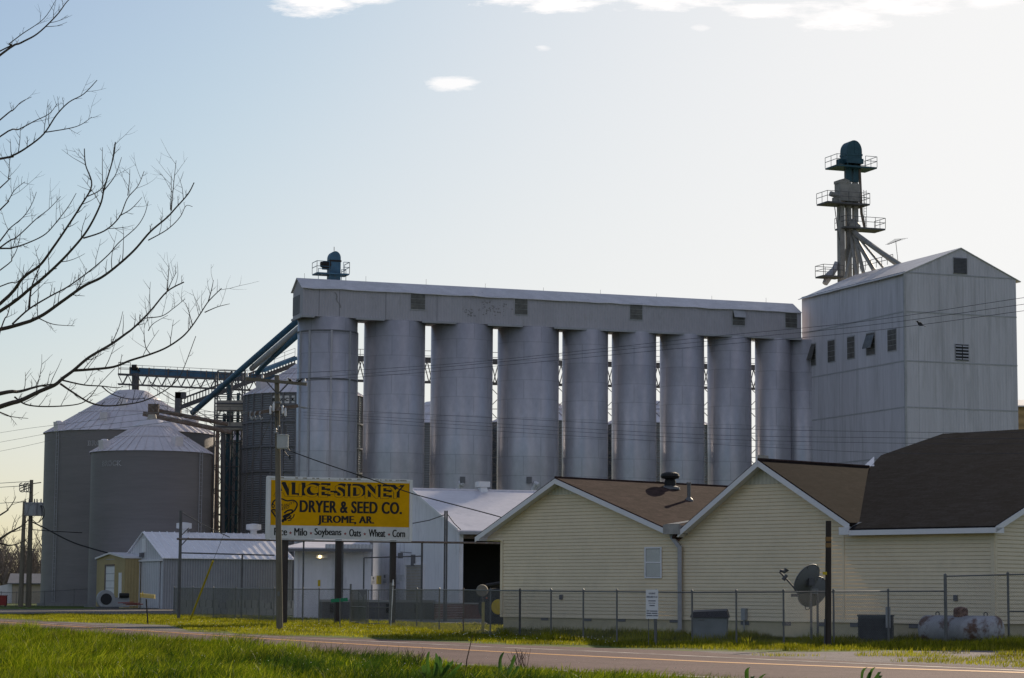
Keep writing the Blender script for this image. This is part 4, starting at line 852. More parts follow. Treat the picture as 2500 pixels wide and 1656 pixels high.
t, b1_, tp1 = pole('shorter of two leaning wooden poles at the far left', 50, 1482, 60, 1224, 233, .27, .17)
t2, b2_, tp2 = pole('taller wooden pole at the far left carrying three grey transformers', 69, 1482, 77, 1172, 234, .30, .18)
for (px, dy) in ((66, -.8), (79, -.9), (95, -.3)): transformer(t2, P(px, 1260, 234 + dy), .42, 1.35)
m = MB(); c = P(76, 1183, 234)
for k in range(3): m.bar(c + Vector((-1.1, 0, -.3 * k - .1)), c + Vector((1.0 if k == 0 else .1, 0, -.2 * k + .2)), .09)
obj('crossarm', m, M_wooddk, t2); m = MB()
for px in (54, 64, 70): c = P(px, 1188, 233.5); m.tube(catmull([c + Z * .35, c + Vector((-.25, 0, .2)), c + Vector((-.2, 0, -.45)), c + Vector((.2, 0, -.5)), c + Vector((.25, 0, .1))], 3), .05, 6)
obj('cutout', m, M_steel, t2); m = MB()
for (x_, y_) in ((103, 1240), (100, 1238), (106, 1238)): m.tube(catmull([P(97, 1235, 233.5), P(x_, y_, 233), P(x_ + 2, y_ + 22, 233), P(91, 1277, 233.4), P(78, 1268, 233.8)], 5), .035, 5)
obj('jumper', m, M_cable, t2)
# ------------------------------------------------------------------ warehouse behind the sign
Wf = Fr((P(1121.5, 1293, 141).x, 141, 0), 20); we = P(1121.5, 1293, 141).z
wh = Wf.atv(1011.5, 1197.4)[0]; wr = Wf.atv(1011.5, 1197.4)[1]; WL = 24.0
t = thing('warehouse', Wf(WL / 2, wh), 'white metal warehouse with a shallow gable roof and open dark bay behind the sign', 'building')
m = MB(); DZ = P(1121, 1468.5, 141).z   # dock height
m.face([Wf(0, 2 * wh, 0), Wf(0, 0, 0), Wf(0, 0, we), Wf(0, wh, wr - .05), Wf(0, 2 * wh, we)]); m.face([Wf(WL, 0, 0), Wf(WL, 2 * wh, 0), Wf(WL, 2 * wh, we), Wf(WL, wh, wr - .05), Wf(WL, 0, we)]); m.face([Wf(WL, 2 * wh), Wf(0, 2 * wh), Wf(0, 2 * wh, we), Wf(WL, 2 * wh, we)])
m.box(Wf, .003, .25, -.02, 2.0, 0, we - .1)
obj('wall', m, M_ware, t)
m = MB()
for (b0, s) in ((-.55, 1), (2 * wh + .3, -1)):
    k0 = we - abs(b0 if s > 0 else .3) * (wr - we) / wh + .02
    m.hexa([Wf(-.25, b0, k0), Wf(WL + .2, b0, k0), Wf(WL + .2, wh, wr), Wf(-.25, wh, wr), Wf(-.25, b0, k0 + .08), Wf(WL + .2, b0, k0 + .08), Wf(WL + .2, wh, wr + .08), Wf(-.25, wh, wr + .08)])
m.tube([Wf(-.25, wh, wr + .06), Wf(WL, wh, wr + .06)], .10, 8)
obj('roof', m, M_wroof, t)
obj('rake_trim', MB().bar(Wf(-.30, -.5, we - .02), Wf(-.30, wh, wr + .10), .06, .16).bar(Wf(-.30, 2 * wh, we - .02), Wf(-.30, wh, wr + .10), .06, .16), M_trimw, t)
obj('gutter', MB().box(Wf, -.2, WL, -.72, -.56, we - .30, we - .13), M_trimgrey, t)
obj('bay_interior', MB().face([Wf(.3, 9, 0), Wf(WL, 9, 0), Wf(WL, 9, we), Wf(.3, 9, we)]).face([Wf(.3, 0, 0), Wf(.3, 9, 0), Wf(.3, 9, we), Wf(.3, 0, we)]).face([Wf(WL, 0, 0), Wf(WL, 9, 0), Wf(WL, 9, we), Wf(WL, 0, we)]), M_dark, t)
obj('bay_lintel', MB().box(Wf, .26, WL, -.01, .12, we - .55, we - .08), M_rust, t)
px_ = 1176
for (cx_, b_) in ((1178, wh * .93), (2000, wh)):
    if cx_ > 1500: continue
    a = Wf.at(cx_, 1200, wh)[0]; fr = Fr(Wf(a, wh, wr), 20)
    obj('roof_vent', MB().hexa([fr(-.32, -.5, -.35), fr(.32, -.5, -.35), fr(.32, .3, -.1), fr(-.32, .3, -.1), fr(-.2, -.3, .3), fr(.2, -.3, .3), fr(.2, .2, .3), fr(-.2, .2, .3)]).box(fr, -.38, .38, -.4, .35, .3, .65), M_white, t)
vb = Wf.atv(926, 1372)[0]
def gb(px, y): return Wf.atv(px, y)[0], Wf.atv(px, y)[1]
# roll up door, lamp, notices on the gable wall (u = 0 plane)
b1, z1 = gb(989, 1381); b0, z0 = gb(1036, 1466)
d = obj('roll_up_door', MB().box(Wf, -.03, -.004, b0 + .15, b1 - .4, DZ, z1), M_beige, t, label='battered pale roll up door'); m = MB()
for k in range(12): m.box(Wf, -.05, -.031, b0 + .15, b1 - .4, DZ + .1 + k * (z1 - DZ) / 12, DZ + .14 + k * (z1 - DZ) / 12)
obj('door_slat', m, M_trimgrey, d); obj('door_frame', MB().box(Wf, -.1, -.004, b0, b0 + .14, DZ, z1 + .1).box(Wf, -.1, -.004, b1 - .38, b1 - .15, DZ, z1 + .1).box(Wf, -.1, -.004, b0 + .14, b1 - .38, z1, z1 + .1), M_trimw, t)
bq, zq = gb(1013, 1368); obj('wall_light', MB().box(Wf, -.25, -.004, bq - .1, bq + .1, zq - .35, zq + .35), M_seam, t)
bq, zq = gb(1005, 1350); obj('flood_light', MB().bar(Wf(-.004, bq, zq), Wf(-.6, bq + .5, zq + .05), .05).box(Wf, -.7, -.45, bq + .4, bq + .7, zq - .35, zq), M_seam, t)
posters = [(898, 1414, 14, 17, M_grey, ''), (912.5, 1417, 11, 22, M_poster, ''), (925.5, 1416, 11, 22, M_ylwp, ''), (940, 1414, 12, 26, M_poster, 'NOTICE'), (951, 1414, 6, 20, M_poster, ''), (969, 1414, 13, 22, M_poster, ''), (981, 1411, 9, 16, M_poster, '')]
pl = ['small round convex mirror panel leftmost on the warehouse wall', 'white safety notice with a dark picture on the warehouse wall', 'yellow sign on the warehouse wall', 'white notice with text lines right of the yellow sign', 'narrow pale notice partly behind the sign post', 'larger plain white board near the roll up door', 'smallest white notice next to the roll up door']
for (px, y, w, hh, mt, tx), lab in zip(posters, pl):
    bb, zz = gb(px, y); wb = abs(gb(px - w / 2, y)[0] - gb(px + w / 2, y)[0]) / 2; hz_ = hh * 146 / FPX / 2
    o = thing('notice_board', Wf(-.03, bb, zz - hz_), lab, 'notice', 'notices on the warehouse wall'); obj('panel', MB().box(Wf, -.03, -.005, bb - wb, bb + wb, zz - hz_, zz + hz_), mt, o)
    m = MB()
    if mt is M_poster and w > 10 and px < 960:
        for k in range(3): m.box(Wf, -.034, -.031, bb - wb * .75, bb + wb * .75, zz - hz_ * (.75 - .25 * k), zz - hz_ * (.65 - .25 * k))
        m.box(Wf, -.034, -.031, bb - wb * .35, bb + wb * .35, zz + hz_ * .2, zz + hz_ * .8); obj('print', m, M_seam, o)
    elif mt is M_ylwp: put_text(m, 'T', lambda x, y_: Wf(-.033, bb + wb * .3 - wb * .6 * x, zz - hz_ * .2 + hz_ * .7 * y_)); obj('print', m, M_black, o)
    elif mt is M_grey: obj('mirror', MB().tube([Wf(-.035, bb, zz), Wf(-.12, bb, zz)], [min(wb, hz_) * .85, min(wb, hz_) * .5], 18), M_glass, o)
# lean-to with canopy on the left
Lw = Fr(Wf(0, 2 * wh + .2), 20); Lw.o.z = 0
lx0 = P(716, 1400, 148); V = Fr((lx0.x, 150, 0), 6); vl = V.at(906, 1400)[0]; vt = V.at(800, 1344)[1]
t = thing('lean_to', V(vl / 2, 3), 'low white lean to with a canopy roof, lamp and narrow door behind the sign posts', 'building')
obj('wall', MB().box(V, 0, vl, 0, 6, 0, vt), M_ware, t)
m = MB(); m.hexa([V(-1.0, -1.5, vt + .02), V(vl, -1.5, vt + .02), V(vl, 6, vt + .55), V(1.8, 6, vt + .55), V(-1.0, -1.5, vt + .14), V(vl, -1.5, vt + .14), V(vl, 6, vt + .95), V(1.8, 6, vt + .95)])
obj('roof', m, M_wroof, t)
a0 = V.at(794, 1340, -1.5)[0]; obj('canopy_fascia', MB().box(V, a0, vl, -1.58, -1.505, vt + .1, V.at(850, 1329, -1.5)[1]), M_shed, t)
obj('gutter', MB().box(V, -1.0, vl, -1.66, -1.585, vt - .10, vt + .06), M_seam, t)
a0, z1 = V.at(799, 1393); a1, z0 = V.at(810, 1460); obj('door', MB().box(V, a0, a1, -.06, -.004, DZ, z1), M_white, t)
a0, z1 = V.at(779, 1424); obj('warning_tag', MB().box(V, a0 - .08, a0 + .08, -.02, -.004, z1 - .2, z1 + .2), M_ylwp, t)
lamp_m = bpy.data.materials.new('lamp_glow'); lamp_m.use_nodes = True; bs = lamp_m.node_tree.nodes['Principled BSDF']; bs.inputs['Emission Color'].default_value = (1, .75, .35, 1); bs.inputs['Emission Strength'].default_value = 4
a0, z1 = V.at(781, 1359.5, -.4); lp = obj('flood_lamp', MB().box(V, a0 - .25, a0 + .5, -.4, -.1, z1 - .1, z1 + .1), M_trimw, t); obj('bulb', MB().ball(V(a0, -.46, z1), .10, 8), lamp_m, lp)
obj('corner_post', MB().box(V, -.12, .10, -.12, -.005, 0, vt), M_trimw, t)
# loading dock, brick plinth, block wall
Dk = Fr((P(786, 1490, 144).x, 144, 0), 8); dl = Dk.at(1060, 1490)[0]
t = thing('loading_dock', Dk(dl / 2, 2), 'dark concrete loading dock along the foot of the warehouse', 'dock'); obj('dock_body', MB().box(Dk, 0, dl, 0, 3, 0, DZ - .1), M_dock, t); obj('dock_edge', MB().box(Dk, -.03, dl, -.05, 3, DZ - .097, DZ + .05), M_block, t)
m = MB()
for k in range(4): m.box(Dk, dl * (.07 + .25 * k), dl * (.10 + .25 * k), -.12, -.055, .4, DZ - .2)
obj('bumper', m, M_rubber, t)
Bk = Fr((P(1062, 1490, 138.5).x, 138.5, 0), 10); bl = Bk.at(1262, 1490)[0]
t = thing('brick_wall', Bk(bl / 2, .2), 'low brown brick wall in front of the open bay left of the office', 'wall'); m = MB(); bh = DZ - .15
rows = 10
for k in range(rows): m.box(Bk, -.0, bl, -.004 * (k % 2), .4, bh * k / rows + .004, bh * (k + 1) / rows - .012)
obj('brickwork', m, M_brick, t); obj('coping', MB().box(Bk, -.04, bl, -.05, .45, bh, bh + .08), M_block, t); obj('kerb', MB().box(Bk, 0, bl, -.35, -.01, 0, .12), M_block, t)
Cw = Fr((P(428, 1490, 158).x, 158, 0), -20); cl_ = Cw.at(778, 1490)[0]
Cw = Fr((P(428, 1490, 166).x, 166, 0), -14); cl_ = Cw.at(780, 1490)[0]; ch = P(560, 1466, 158).z
t = thing('block_wall', Cw(cl_ / 2, .2), 'low grey concrete block wall behind the left fence', 'wall'); m = MB(); random.seed(2)
nb = 22
for k in range(nb):
    hh = ch * (1 if k % 7 else .85); m.box(Cw, cl_ * k / nb, cl_ * (k + 1) / nb - .03, random.uniform(-.03, .03), .4, 0, hh * .5 - .02); m.box(Cw, cl_ * (k + .4) / nb - .3, cl_ * (k + 1.3) / nb - .33, random.uniform(-.03, .03), .4, hh * .5, hh)
obj('blockwork', m, M_block, t)
# pipe rack behind the sign
Pr = Fr((P(432, 1316, 136).x, 136, 0), -4); pl_ = Pr.at(1250, 1327)[0]; pz = P(432, 1316, 136).z
t = thing('pipe_rack', Pr(pl_ / 2, 0), 'long dark red pipe carried on thin steel posts behind the billboard', 'pipe rack')
zr = Pr.at(1250, 1327)[1]; obj('main_pipe', MB().tube([Pr(0, 0, pz), Pr(pl_, 0, zr)], .062, 10), M_rust, t)
for (px, y0, y1, r) in ((441, 1247, 1450, .09), (591, 1352, 1450, .05), (741, 1318, 1450, .05), (836, 1320, 1440, .06), (888, 1362, 1450, .045), (1030, 1322, 1460, .06), (1086, 1247, 1470, .05), (1091, 1247, 1470, .05)):
    a, z1 = Pr.at(px, y0); obj('post', MB().tube([Pr(a, .1, 0), Pr(a, .1, z1)], r, 8), M_steel, t)
a, z1 = Pr.at(441, 1350); a2, z2 = Pr.at(670, 1356); b_, z3 = Pr.at(888, 1362); c_, z4 = Pr.at(1030, 1358)
obj('lower_pipe', MB().tube([Pr(a, .1, z1), Pr(a2, .1, z2)], .04, 8), M_steel, t); obj('lower_pipe', MB().tube([Pr(b_, .1, z3), Pr(c_, .1, z4)], .035, 8), M_steel, t)
a, z1 = Pr.at(441, 1308); obj('brace', MB().bar(Pr(a, .1, z1), Pr(a + .45, .1, z1 + .45), .05).bar(Pr(a, .1, z1 - .6), Pr(a + .45, .1, z1 - .1), .05), M_steel, t)
m = MB(); 
for (p_, q_) in (((1088, 1256), (1007, 1278)), ((1091, 1254), (1125, 1294)), ((441, 1250), (560, 1312))):
    a, z1 = Pr.at(*p_); a2, z2 = Pr.at(*q_); m.tube([Pr(a, .1, z1), Pr((a + a2) / 2, .1, (z1 + z2) / 2 - .08), Pr(a2, .1, z2)], .03, 6)
obj('guy_wire', m, M_steel, t)
# ------------------------------------------------------------------ billboard
q0, q1 = P(652, 1316, 118), P(1004, 1319, 121); ang = math.degrees(math.atan2(q1.y - q0.y, q1.x - q0.x)); B = Fr((q0.x, q0.y, 0), ang)
BW = (Vector((q1.x, q1.y, 0)) - Vector((q0.x, q0.y, 0))).length; bz0 = (q0.z + q1.z) / 2; bz1 = (P(652, 1163, 118).z + P(1004, 1172, 121).z) / 2; BH = bz1 - bz0
t = thing('billboard', B(BW / 2, 0), 'large yellow and white company billboard on three dark steel posts', 'billboard')
bd = obj('panel', MB().box(B, .0, BW, 0, .35, bz0, bz1), M_white, t)
f = .055 * BW / 2.7; top = bz1 - .13
obj('yellow_face', MB().face([B(.16, -.006, bz0 + BH * .215), B(BW - .13, -.006, bz0 + BH * .215), B(BW - .13, -.006, top - .05), B(.16, -.006, top - .05)]), M_ylw, bd)
obj('white_face', MB().face([B(.16, -.006, bz0 + .06), B(BW - .13, -.006, bz0 + .06), B(BW - .13, -.006, bz0 + BH * .215), B(.16, -.006, bz0 + BH * .215)]), M_poster, bd)
m = MB(); m.box(B, -.05, .12, -.06, -.002, bz0 - .03, bz1 + .02); m.box(B, BW - .12, BW + .03, -.05, -.002, bz0 - .02, bz1); m.box(B, .12, BW - .12, -.04, -.002, bz1 - .10, bz1 + .015); m.box(B, -.05, BW, -.03, -.002, bz0 - .06, bz0 - .03)
obj('frame', m, M_white, bd)
random.seed(4); m = MB()
for k in range(26):
    a = random.uniform(.2, BW); z = bz1 - .045; w = random.uniform(.05, .22); m.face([B(a, -.043, z - .03), B(a + w, -.043, z - .04), B(a + w * .9, -.043, z + .03), B(a, -.043, z + .02)])
obj('rust_patch', m, M_beige, bd)
def bt(s, x0, x1, y0, y1, mt, b, off=.02, sp=1.0, name='lettering', bold=0.0, nb=5):     # fractions of the face, y down; bold = extra stroke width from shifted copies
    m = MB()
    for k in range(nb if bold else 1):
        sh = (k / (nb - 1) - .5) * bold if bold else 0
        put_text(m, s, lambda x, y: B(BW * (x0 + bold / 2 + sh + (x1 - x0 - bold) * x), b - .0004 * k, bz1 - BH * (y1 + (y0 - y1) * y)), off, sp)
    obj(name, m, mt, bd)
# chiselled name: dark fat letters with the yellow letter face laid over, shifted to the lower left
bt('ALICE-SIDNEY', .055, .950, .085, .300, M_black, -.010, .02, 1.05, 'name_shadow', .009)
bt('ALICE-SIDNEY', .040, .926, .116, .318, M_ylw, -.0150, .004, 1.05, 'name_face', .004, 3)
bt('ALICE-SIDNEY', .0375, .9285, .112, .322, M_black, -.0122, .014, 1.05, 'name_outline', .006, 3)
bt('DRYER & SEED CO.', .217, .932, .372, .570, M_black, -.010, .012, 1.07, 'lettering', .0065)
bt('JEROME, AR.', .343, .737, .612, .770, M_black, -.010, .0, 1.05, 'lettering', .008)
def serif(s, x0, x1, y0=.826, y1=.948): bt(s, x0, x1, y0, y1, M_black, -.010, .0, 1.0, 'lettering', .004, 3)
serif('Rice', .046, .135); serif('Milo', .183, .273); serif('Soybeans', .322, .509, .822, .968); serif('Oats', .562, .645); serif('Wheat', .698, .816); serif('Corn', .865, .956)
m = MB()
for s in (.158, .298, .535, .671, .842):
    c = (BW * s, bz1 - BH * .905); pts = [(c[0] + (.095 if k % 2 == 0 else .038) * math.sin(k * math.pi / 5), c[1] + (.095 if k % 2 == 0 else .038) * math.cos(k * math.pi / 5)) for k in range(10)]
    for k in range(10): m.face([B(c[0], -.010, c[1]), B(pts[k][0], -.010, pts[k][1]), B(pts[(k + 1) % 10][0], -.010, pts[(k + 1) % 10][1])])
obj('star', m, M_red, bd)
m = MB()      # ribbon emblem
e = lambda x, y: B(BW * (.025 + .175 * x), -.010, bz1 - BH * (.36 + .37 * y))
def stroke(pts, w=.03, n=5):
    pp = catmull([(x, y, 0) for x, y in pts], n)
    for i in range(len(pp) - 1):
        a, c = pp[i], pp[i + 1]; d = Vector((c.y - a.y, -(c.x - a.x), 0)); d = d.normalized() * w if d.length > 1e-6 else d
        m.face([e(a.x - d.x, a.y - d.y), e(a.x + d.x, a.y + d.y), e(c.x + d.x, c.y + d.y), e(c.x - d.x, c.y - d.y)])
stroke([(.02, .3), (.08, .12), (.2, .03), (.4, 0), (.6, .08), (.85, .05), (.98, .15), (1.0, .28), (.9, .5), (.75, .62)]); stroke([(.3, .08), (.2, .2), (.25, .35)], .05); stroke([(.0, .52), (.15, .75), (.3, .95)]); stroke([(.0, .52), (.1, .46), (.2, .56)])
stroke([(.5, .62), (.65, .5), (.82, .48), (.8, .6), (.6, .68), (.45, .78)], .035); stroke([(.45, .9), (.65, .85), (.78, .72)], .03); stroke([(.48, .84), (.6, .76), (.72, .66)], .05); stroke([(.42, 1.0), (.5, .9), (.6, .9)], .06); stroke([(.75, .85), (.85, .8), (.9, .65)], .02); stroke([(.65, .95), (.78, .9), (.72, .8), (.7, .88)], .02); stroke([(.02, .3), (.06, .4), (.12, .3), (.05, .22)], .02)
obj('emblem', m, M_black, bd); m = MB()
put_text(m, 'QUALITY', lambda x, y: e(.30 + .62 * x, .34 - .16 * x - .13 * y + .06 * math.sin(3.1 * x)), .01); put_text(m, 'SEED', lambda x, y: e(.33 + .37 * x, .53 - .14 * x - .13 * y), .01); put_text(m, 'TESTED', lambda x, y: e(.03 + .25 * x, .56 + .2 * x - .1 * y), .01); obj('emblem_lettering', m, M_black, bd)
for (px, yb) in ((695.5, 1527), (826, 1527), (959.5, 1521)):
    a = B.at(px, 1400, .18)[0]; obj('post', MB().box(B, a - .135, a + .135, .10, .34, 0, bz0 - .003), mat('post_steel', (.05, .04, .038), .7, var=.2, scale=1.5, col2=(.16, .06, .035), c2=(.6, .75), stretch=(1, 1, .4)) if px < 700 else bpy.data.materials['post_steel'], t)
# ------------------------------------------------------------------ power pole with transformer
PD = 101.0
t, pb, pt_ = pole('weathered power pole with crossarms and one grey transformer in front of the billboard', 683, 1537, 676, 917, PD, .145, .105)
pp = lambda x, y, d=0.0: P(x, y, PD + d)
obj('crossarm', MB().bar(pp(600, 925, -.16), pp(749, 938.5, -.16), .11, .13), M_wood, t)
obj('crossarm', MB().bar(pp(606, 1012, -.3), pp(728, 991, -.1), .13, .14), M_rust, t)
obj('crossarm_brace', MB().bar(pp(650, 931, -.2), pp(677, 962, -.14), .05).bar(pp(704, 936, -.2), pp(679, 962, -.14), .05).bar(pp(705, 997, -.2), pp(686, 1022, -.14), .05).bar(pp(655, 1006, -.2), pp(678, 1024, -.14), .05), M_steel, t)
m = MB()
for (x, y) in ((604, 919), (641, 922), (702, 929), (744, 932)): c = pp(x, y + 6, -.16); m = MB(); obj('insulator', m.lathe(c, [(.02, 0), (.02, .06), (.055, .07), (.06, .12), (.04, .16), (.05, .19), (.02, .23)], 10), M_white, t)
for (x, y) in ((660, 1001), (668, 994), (690, 1000), (697, 1006)): obj('insulator', MB().lathe(pp(x, y, -.25), [(.02, -.2), (.05, -.16), (.05, .12), (.02, .18)], 10), M_white, t)
m = MB()
for x in (613, 624, 636): m.tube(catmull([pp(x, 1005, -.35), pp(x - 3, 1012, -.4), pp(x + 1, 1024, -.4), pp(x + 6, 1020, -.4)], 3), .035, 6)
m.tube([pp(727, 992, -.1), pp(735, 994, -.1)], .02, 6); m.tube([pp(735, 994, -.1), pp(746, 996, -.1)], .045, 8); m.tube([pp(746, 996, -.1), pp(760, 998, -.1)], .02, 6)
obj('cutout', m, M_grey, t)
obj('pole_band', MB().lathe(pp(678.5, 984), [(.115, -.04), (.135, -.03), (.135, .05), (.115, .06)], 14), M_galv, t)
transformer(t, pp(690, 1096, -.42), .25, .62, mat('transformer_grey', (.42, .43, .42), .45, var=.06))
m = MB().box(Fr(pp(679, 1072, -.2), 0), -.05, .05, -.1, .1, -.1, .3)
for k, (x, y) in enumerate(((673, 1052), (681, 1046))): m.lathe(pp(x, y, -.3), [(.03, -.12), (.07, -.08), (.04, 0), (.07, .05), (.03, .12)], 10)
obj('transformer_bracket', m, M_grey, t)
m = MB(); m.tube(catmull([pp(688, 1066, -.6), pp(686, 1080, -.65), pp(692, 1098, -.6), pp(701, 1110, -.4), pp(707, 1116, -.3)], 4), .014, 5).tube(catmull([pp(703, 1094, -.5), pp(708, 1101, -.4), pp(718, 1105, -.3)], 4), .014, 5).tube([pp(677, 1050, -.2), pp(672, 1000, -.25), pp(666, 985, -.25)], .012, 5).tube(catmull([pp(707, 1113, -.3), pp(708, 1120, -.3), pp(707, 1122, -.3)], 3), .03, 5)
obj('jumper', m, M_cable, t)
obj('pole_tag', MB().box(Fr(pp(680, 1450, -.15), 0), -.05, .05, -.01, .0, -.1, .1), M_galv, t)
# ------------------------------------------------------------------ wires
def wire(label, pts, r, mt, name='power_line', group='overhead lines', n=14, cat='wire'):
    w = catmull([P(*p) for p in pts], n); o = obj(name, MB().tube(w, r, 5, cap=False), mt); tag(o, label, cat, group); return o
for k, (y0, x0, y1, lab) in enumerate([(917, 604, 727, 'topmost of the three conductors running right from the pole top'), (927, 702, 743, 'middle one of the three conductors running right from the pole top'), (930, 744, 759, 'lowest of the three upper conductors, with a bird on it at right')]):
    wire(lab, [(x0, y0, PD), (1100, [889, 895, 904][k], 92), (1700, [826, 836, 847][k], 83), (2100, [786, 797, 811][k], 76.5), (2500, y1, 70), (3100, y1 - 85, 62)], .008, M_alu)
for k, (off, lab) in enumerate([(0, 'highest of the four low wires crossing the silos'), (14, 'second of the four low wires crossing the silos'), (22, 'third of the four low wires crossing the silos'), (32, 'lowest of the four low wires crossing the silos')]):
    s = [1, 1.05, 1.25, 1.6][k]
    wire(lab, [(740, 997 + off * .75, PD), (1200, 1020 + off, 92), (1700, 1044 + off * 1.2, 82), (2140, 1054 + off * s, 75), (2500, 1056 + off * s, 70), (3000, 1040 + off * s, 64)], .0065, M_alu)
wire('thick black service cable dropping from the transformer to the office eave', [(718, 1105, 100.6), (790, 1131, 100), (910, 1172, 99), (1006, 1205, 98.4), (1084, 1226, 97.6), (1216, 1261, 96.8), (1226, 1268, 96.6)], .022, M_cable, 'service_cable')
for k, (y, lab) in enumerate([(1057, 'upper of three thin wires leaving the left edge'), (1080, 'middle one of three thin wires leaving the left edge'), (1102, 'lower of three thin wires leaving the left edge')]):
    wire(lab, [(606 + 10 * k, 1006, PD), (360, 1013 + 12 * k - (0 if k else 4), 122), (190, 1020 + y * .028 - 18 + 14 * k, 142), (0, y, 170), (-300, y + 55, 220)], .011, M_alu)
wire('black cable sagging from the far left pole to the tan building', [(80, 1275, 234), (110, 1290, 233), (180, 1325, 231), (262, 1350, 228)], .07, M_cable, 'service_cable')
wire('straight thin cable from the far left pole into the big bin', [(75, 1293, 234), (125, 1297, 240), (200, 1301, 248)], .04, M_cable, 'service_cable')
for k, y in enumerate((1180, 1190, 1229)): wire(['higher of two thin wires at the far left pole top', 'lower of two thin wires at the far left pole top', 'thin wire reaching the shorter far left pole'][k], [((77, 76, 60)[k], y - 4, 234), (0, y, 250), (-300, y + 20, 330)], .03, M_alu)
gy = G(464, 1516.5); gt_ = P(676, 985, PD)
t = thing('guy_wire', gy, 'guy wire with a bright yellow plastic guard sloping to the ground left of the sign', 'guy wire'); g2 = P(520, 1370, 122)
obj('guard', MB().tube([gy + Z * .05, g2], .055, 8), M_ylwp, t); obj('wire', MB().tube([g2, gt_], .010, 5), M_alu, t)
# ------------------------------------------------------------------ birds
def bird(label, px, py, D, fl=1, s=1.0):
    c = P(px, py, D); ax = Vector((fl * .85, -.2, -.45)).normalized(); sd = Vector((.2, .95, 0)).normalized(); upv = sd.cross(ax)
    if upv.z < 0: upv = -upv
    m = MB(); prof = [(-.115, .012, .012), (-.09, .032, .0), (-.07, .038, .0), (-.045, .034, .0), (-.02, .055, 0), (.02, .062, 0), (.06, .05, 0), (.1, .028, 0), (.13, .018, 0), (.21, .012, 0), (.225, .003, 0)]
    n = 10; b0 = len(m.v)
    for (x, r, o) in prof:
        for k in range(n): a = 2 * math.pi * k / n; m.v.append(tuple(c + Z * .07 * s + (ax * x + sd * (r * math.cos(a) * (1.3 if x > .12 else 1)) + upv * (r * math.sin(a) * (.5 if x > .12 else 1) + (.03 if x < -.05 else 0))) * s))
    for i in range(len(prof) - 1):
        for k in range(n): m.f.append((b0 + i * n + k, b0 + i * n + (k + 1) % n, b0 + (i + 1) * n + (k + 1) % n, b0 + (i + 1) * n + k))
    hp = c + Z * .07 * s - ax * .11 * s + upv * .03 * s; m.tube([hp, hp - ax * .045 * s - upv * .004], [.011 * s, .002], 6); m.bar(c + Z * .03 * s, c, .008); m.bar(c + Z * .03 * s + sd * .02, c + sd * .02, .008)
    tag(obj('bird', m, M_black, smooth=True), label, 'bird', 'birds on the wires')
bird('small dark bird perched on the lowest upper wire in front of the headhouse', 2245, 796, 74.3, 1, 1.0)
bird('dark bird perched at the right end of the top crossarm', 733, 933, PD - .2, -1, .9)
bird('dark bird perched on the top crossarm nearer the pole', 707, 931, PD - .2, 1, .9)
# ------------------------------------------------------------------ yellow office
HD0 = 96.5; O0 = P(1224, 1551, HD0); Q = Fr((O0.x, O0.y, 0), math.degrees(math.atan2(-16.7, 15.6)))
A1 = Q.at(1652, 1500)[0]; A2 = Q.at(2062, 1500)[0]; A3 = Q.at(2430, 1500)[0]; ZS = (Q.at(1224, 1508)[1] + Q.at(1685, 1513.5)[1] + Q.at(2432, 1517.5)[1]) / 3; OV = -.45
def oa(px, py): return Q.at(px, py, OV)
L1, P1, R1 = oa(1160.6, 1309), oa(1355.5, 1166), oa(1624, 1288); L2, P2, R2 = oa(1650, 1300), oa(1851, 1121.5), oa(2074, 1276)
ze = (oa(2080, 1291)[1] + oa(2434, 1283.5)[1]) / 2; bst = 3.0
for _ in range(60): bst += (2121 - proj(Q(P2[0], bst, P2[1]))[0]) * .01
TM = (P2[1] - ze) / (bst - OV); RB = 7.0
for _ in range(80): RB += (Q.at(2302, 1059, RB)[1] - (ze + TM * (RB - OV))) * .5
zrg = ze + TM * (RB - OV)
t = thing('office_building', Q(A3 / 2, 5), 'pale yellow sided office with two front gables and brown shingle roofs', 'building')
def lerp(p, q, a): return p[1] + (q[1] - p[1]) * (a - p[0]) / (q[0] - p[0])
def clip(poly, z, keep_above):
    o = []
    for i in range(len(poly)):
        p, q = poly[i], poly[(i + 1) % len(poly)]; ip = (p[1] >= z) == keep_above; iq = (q[1] >= z) == keep_above
        if ip: o.append(p)
        if ip != iq: f = (z - p[1]) / (q[1] - p[1]); o.append((p[0] + (q[0] - p[0]) * f, z))
    return o
def lap(mb, poly, pt, c=.135, lip=.020, gap=.026, zmin=None):
    """lap siding: one tilted board per course, with a shadow gap under the next one"""
    z = min(p[1] for p in poly) if zmin is None else zmin; ztop = max(p[1] for p in poly)
    while z < ztop - .01:
        s = clip(clip(poly, z, True), z + c - gap, False)
        if len(s) > 2:
            mb.face([pt(a, -lip * (1 - .75 * (zz - z) / (c - gap)), zz) for a, zz in s])
            e = [p for p in s if abs(p[1] - z) < 1e-4]
            if len(e) > 1: a0, a1 = min(p[0] for p in e), max(p[0] for p in e); mb.face([pt(a0, -lip, z), pt(a1, -lip, z), pt(a1, .012, z), pt(a0, .012, z)])
        s = clip(clip(poly, z + c - gap, True), z + c, False)
        if len(s) > 2: mb.face([pt(a, .012, zz) for a, zz in s])
        z += c
TH = .16
w1 = [(0, ZS), (A1, ZS), (A1, lerp(P1, R1, A1) - TH), (P1[0], P1[1] - TH), (0, lerp(L1, P1, 0) - TH)]
zc1 = Q.at(1370, 1208)[1]; zc2 = Q.at(1850, 1183)[1]
m = MB(); pt = lambda a, b, z: Q(a, b, z)
lap(m, clip(w1, zc1, False), pt); aL = Q.at(1190, 1322)[0]; zl = Q.at(1190, 1321)[1]
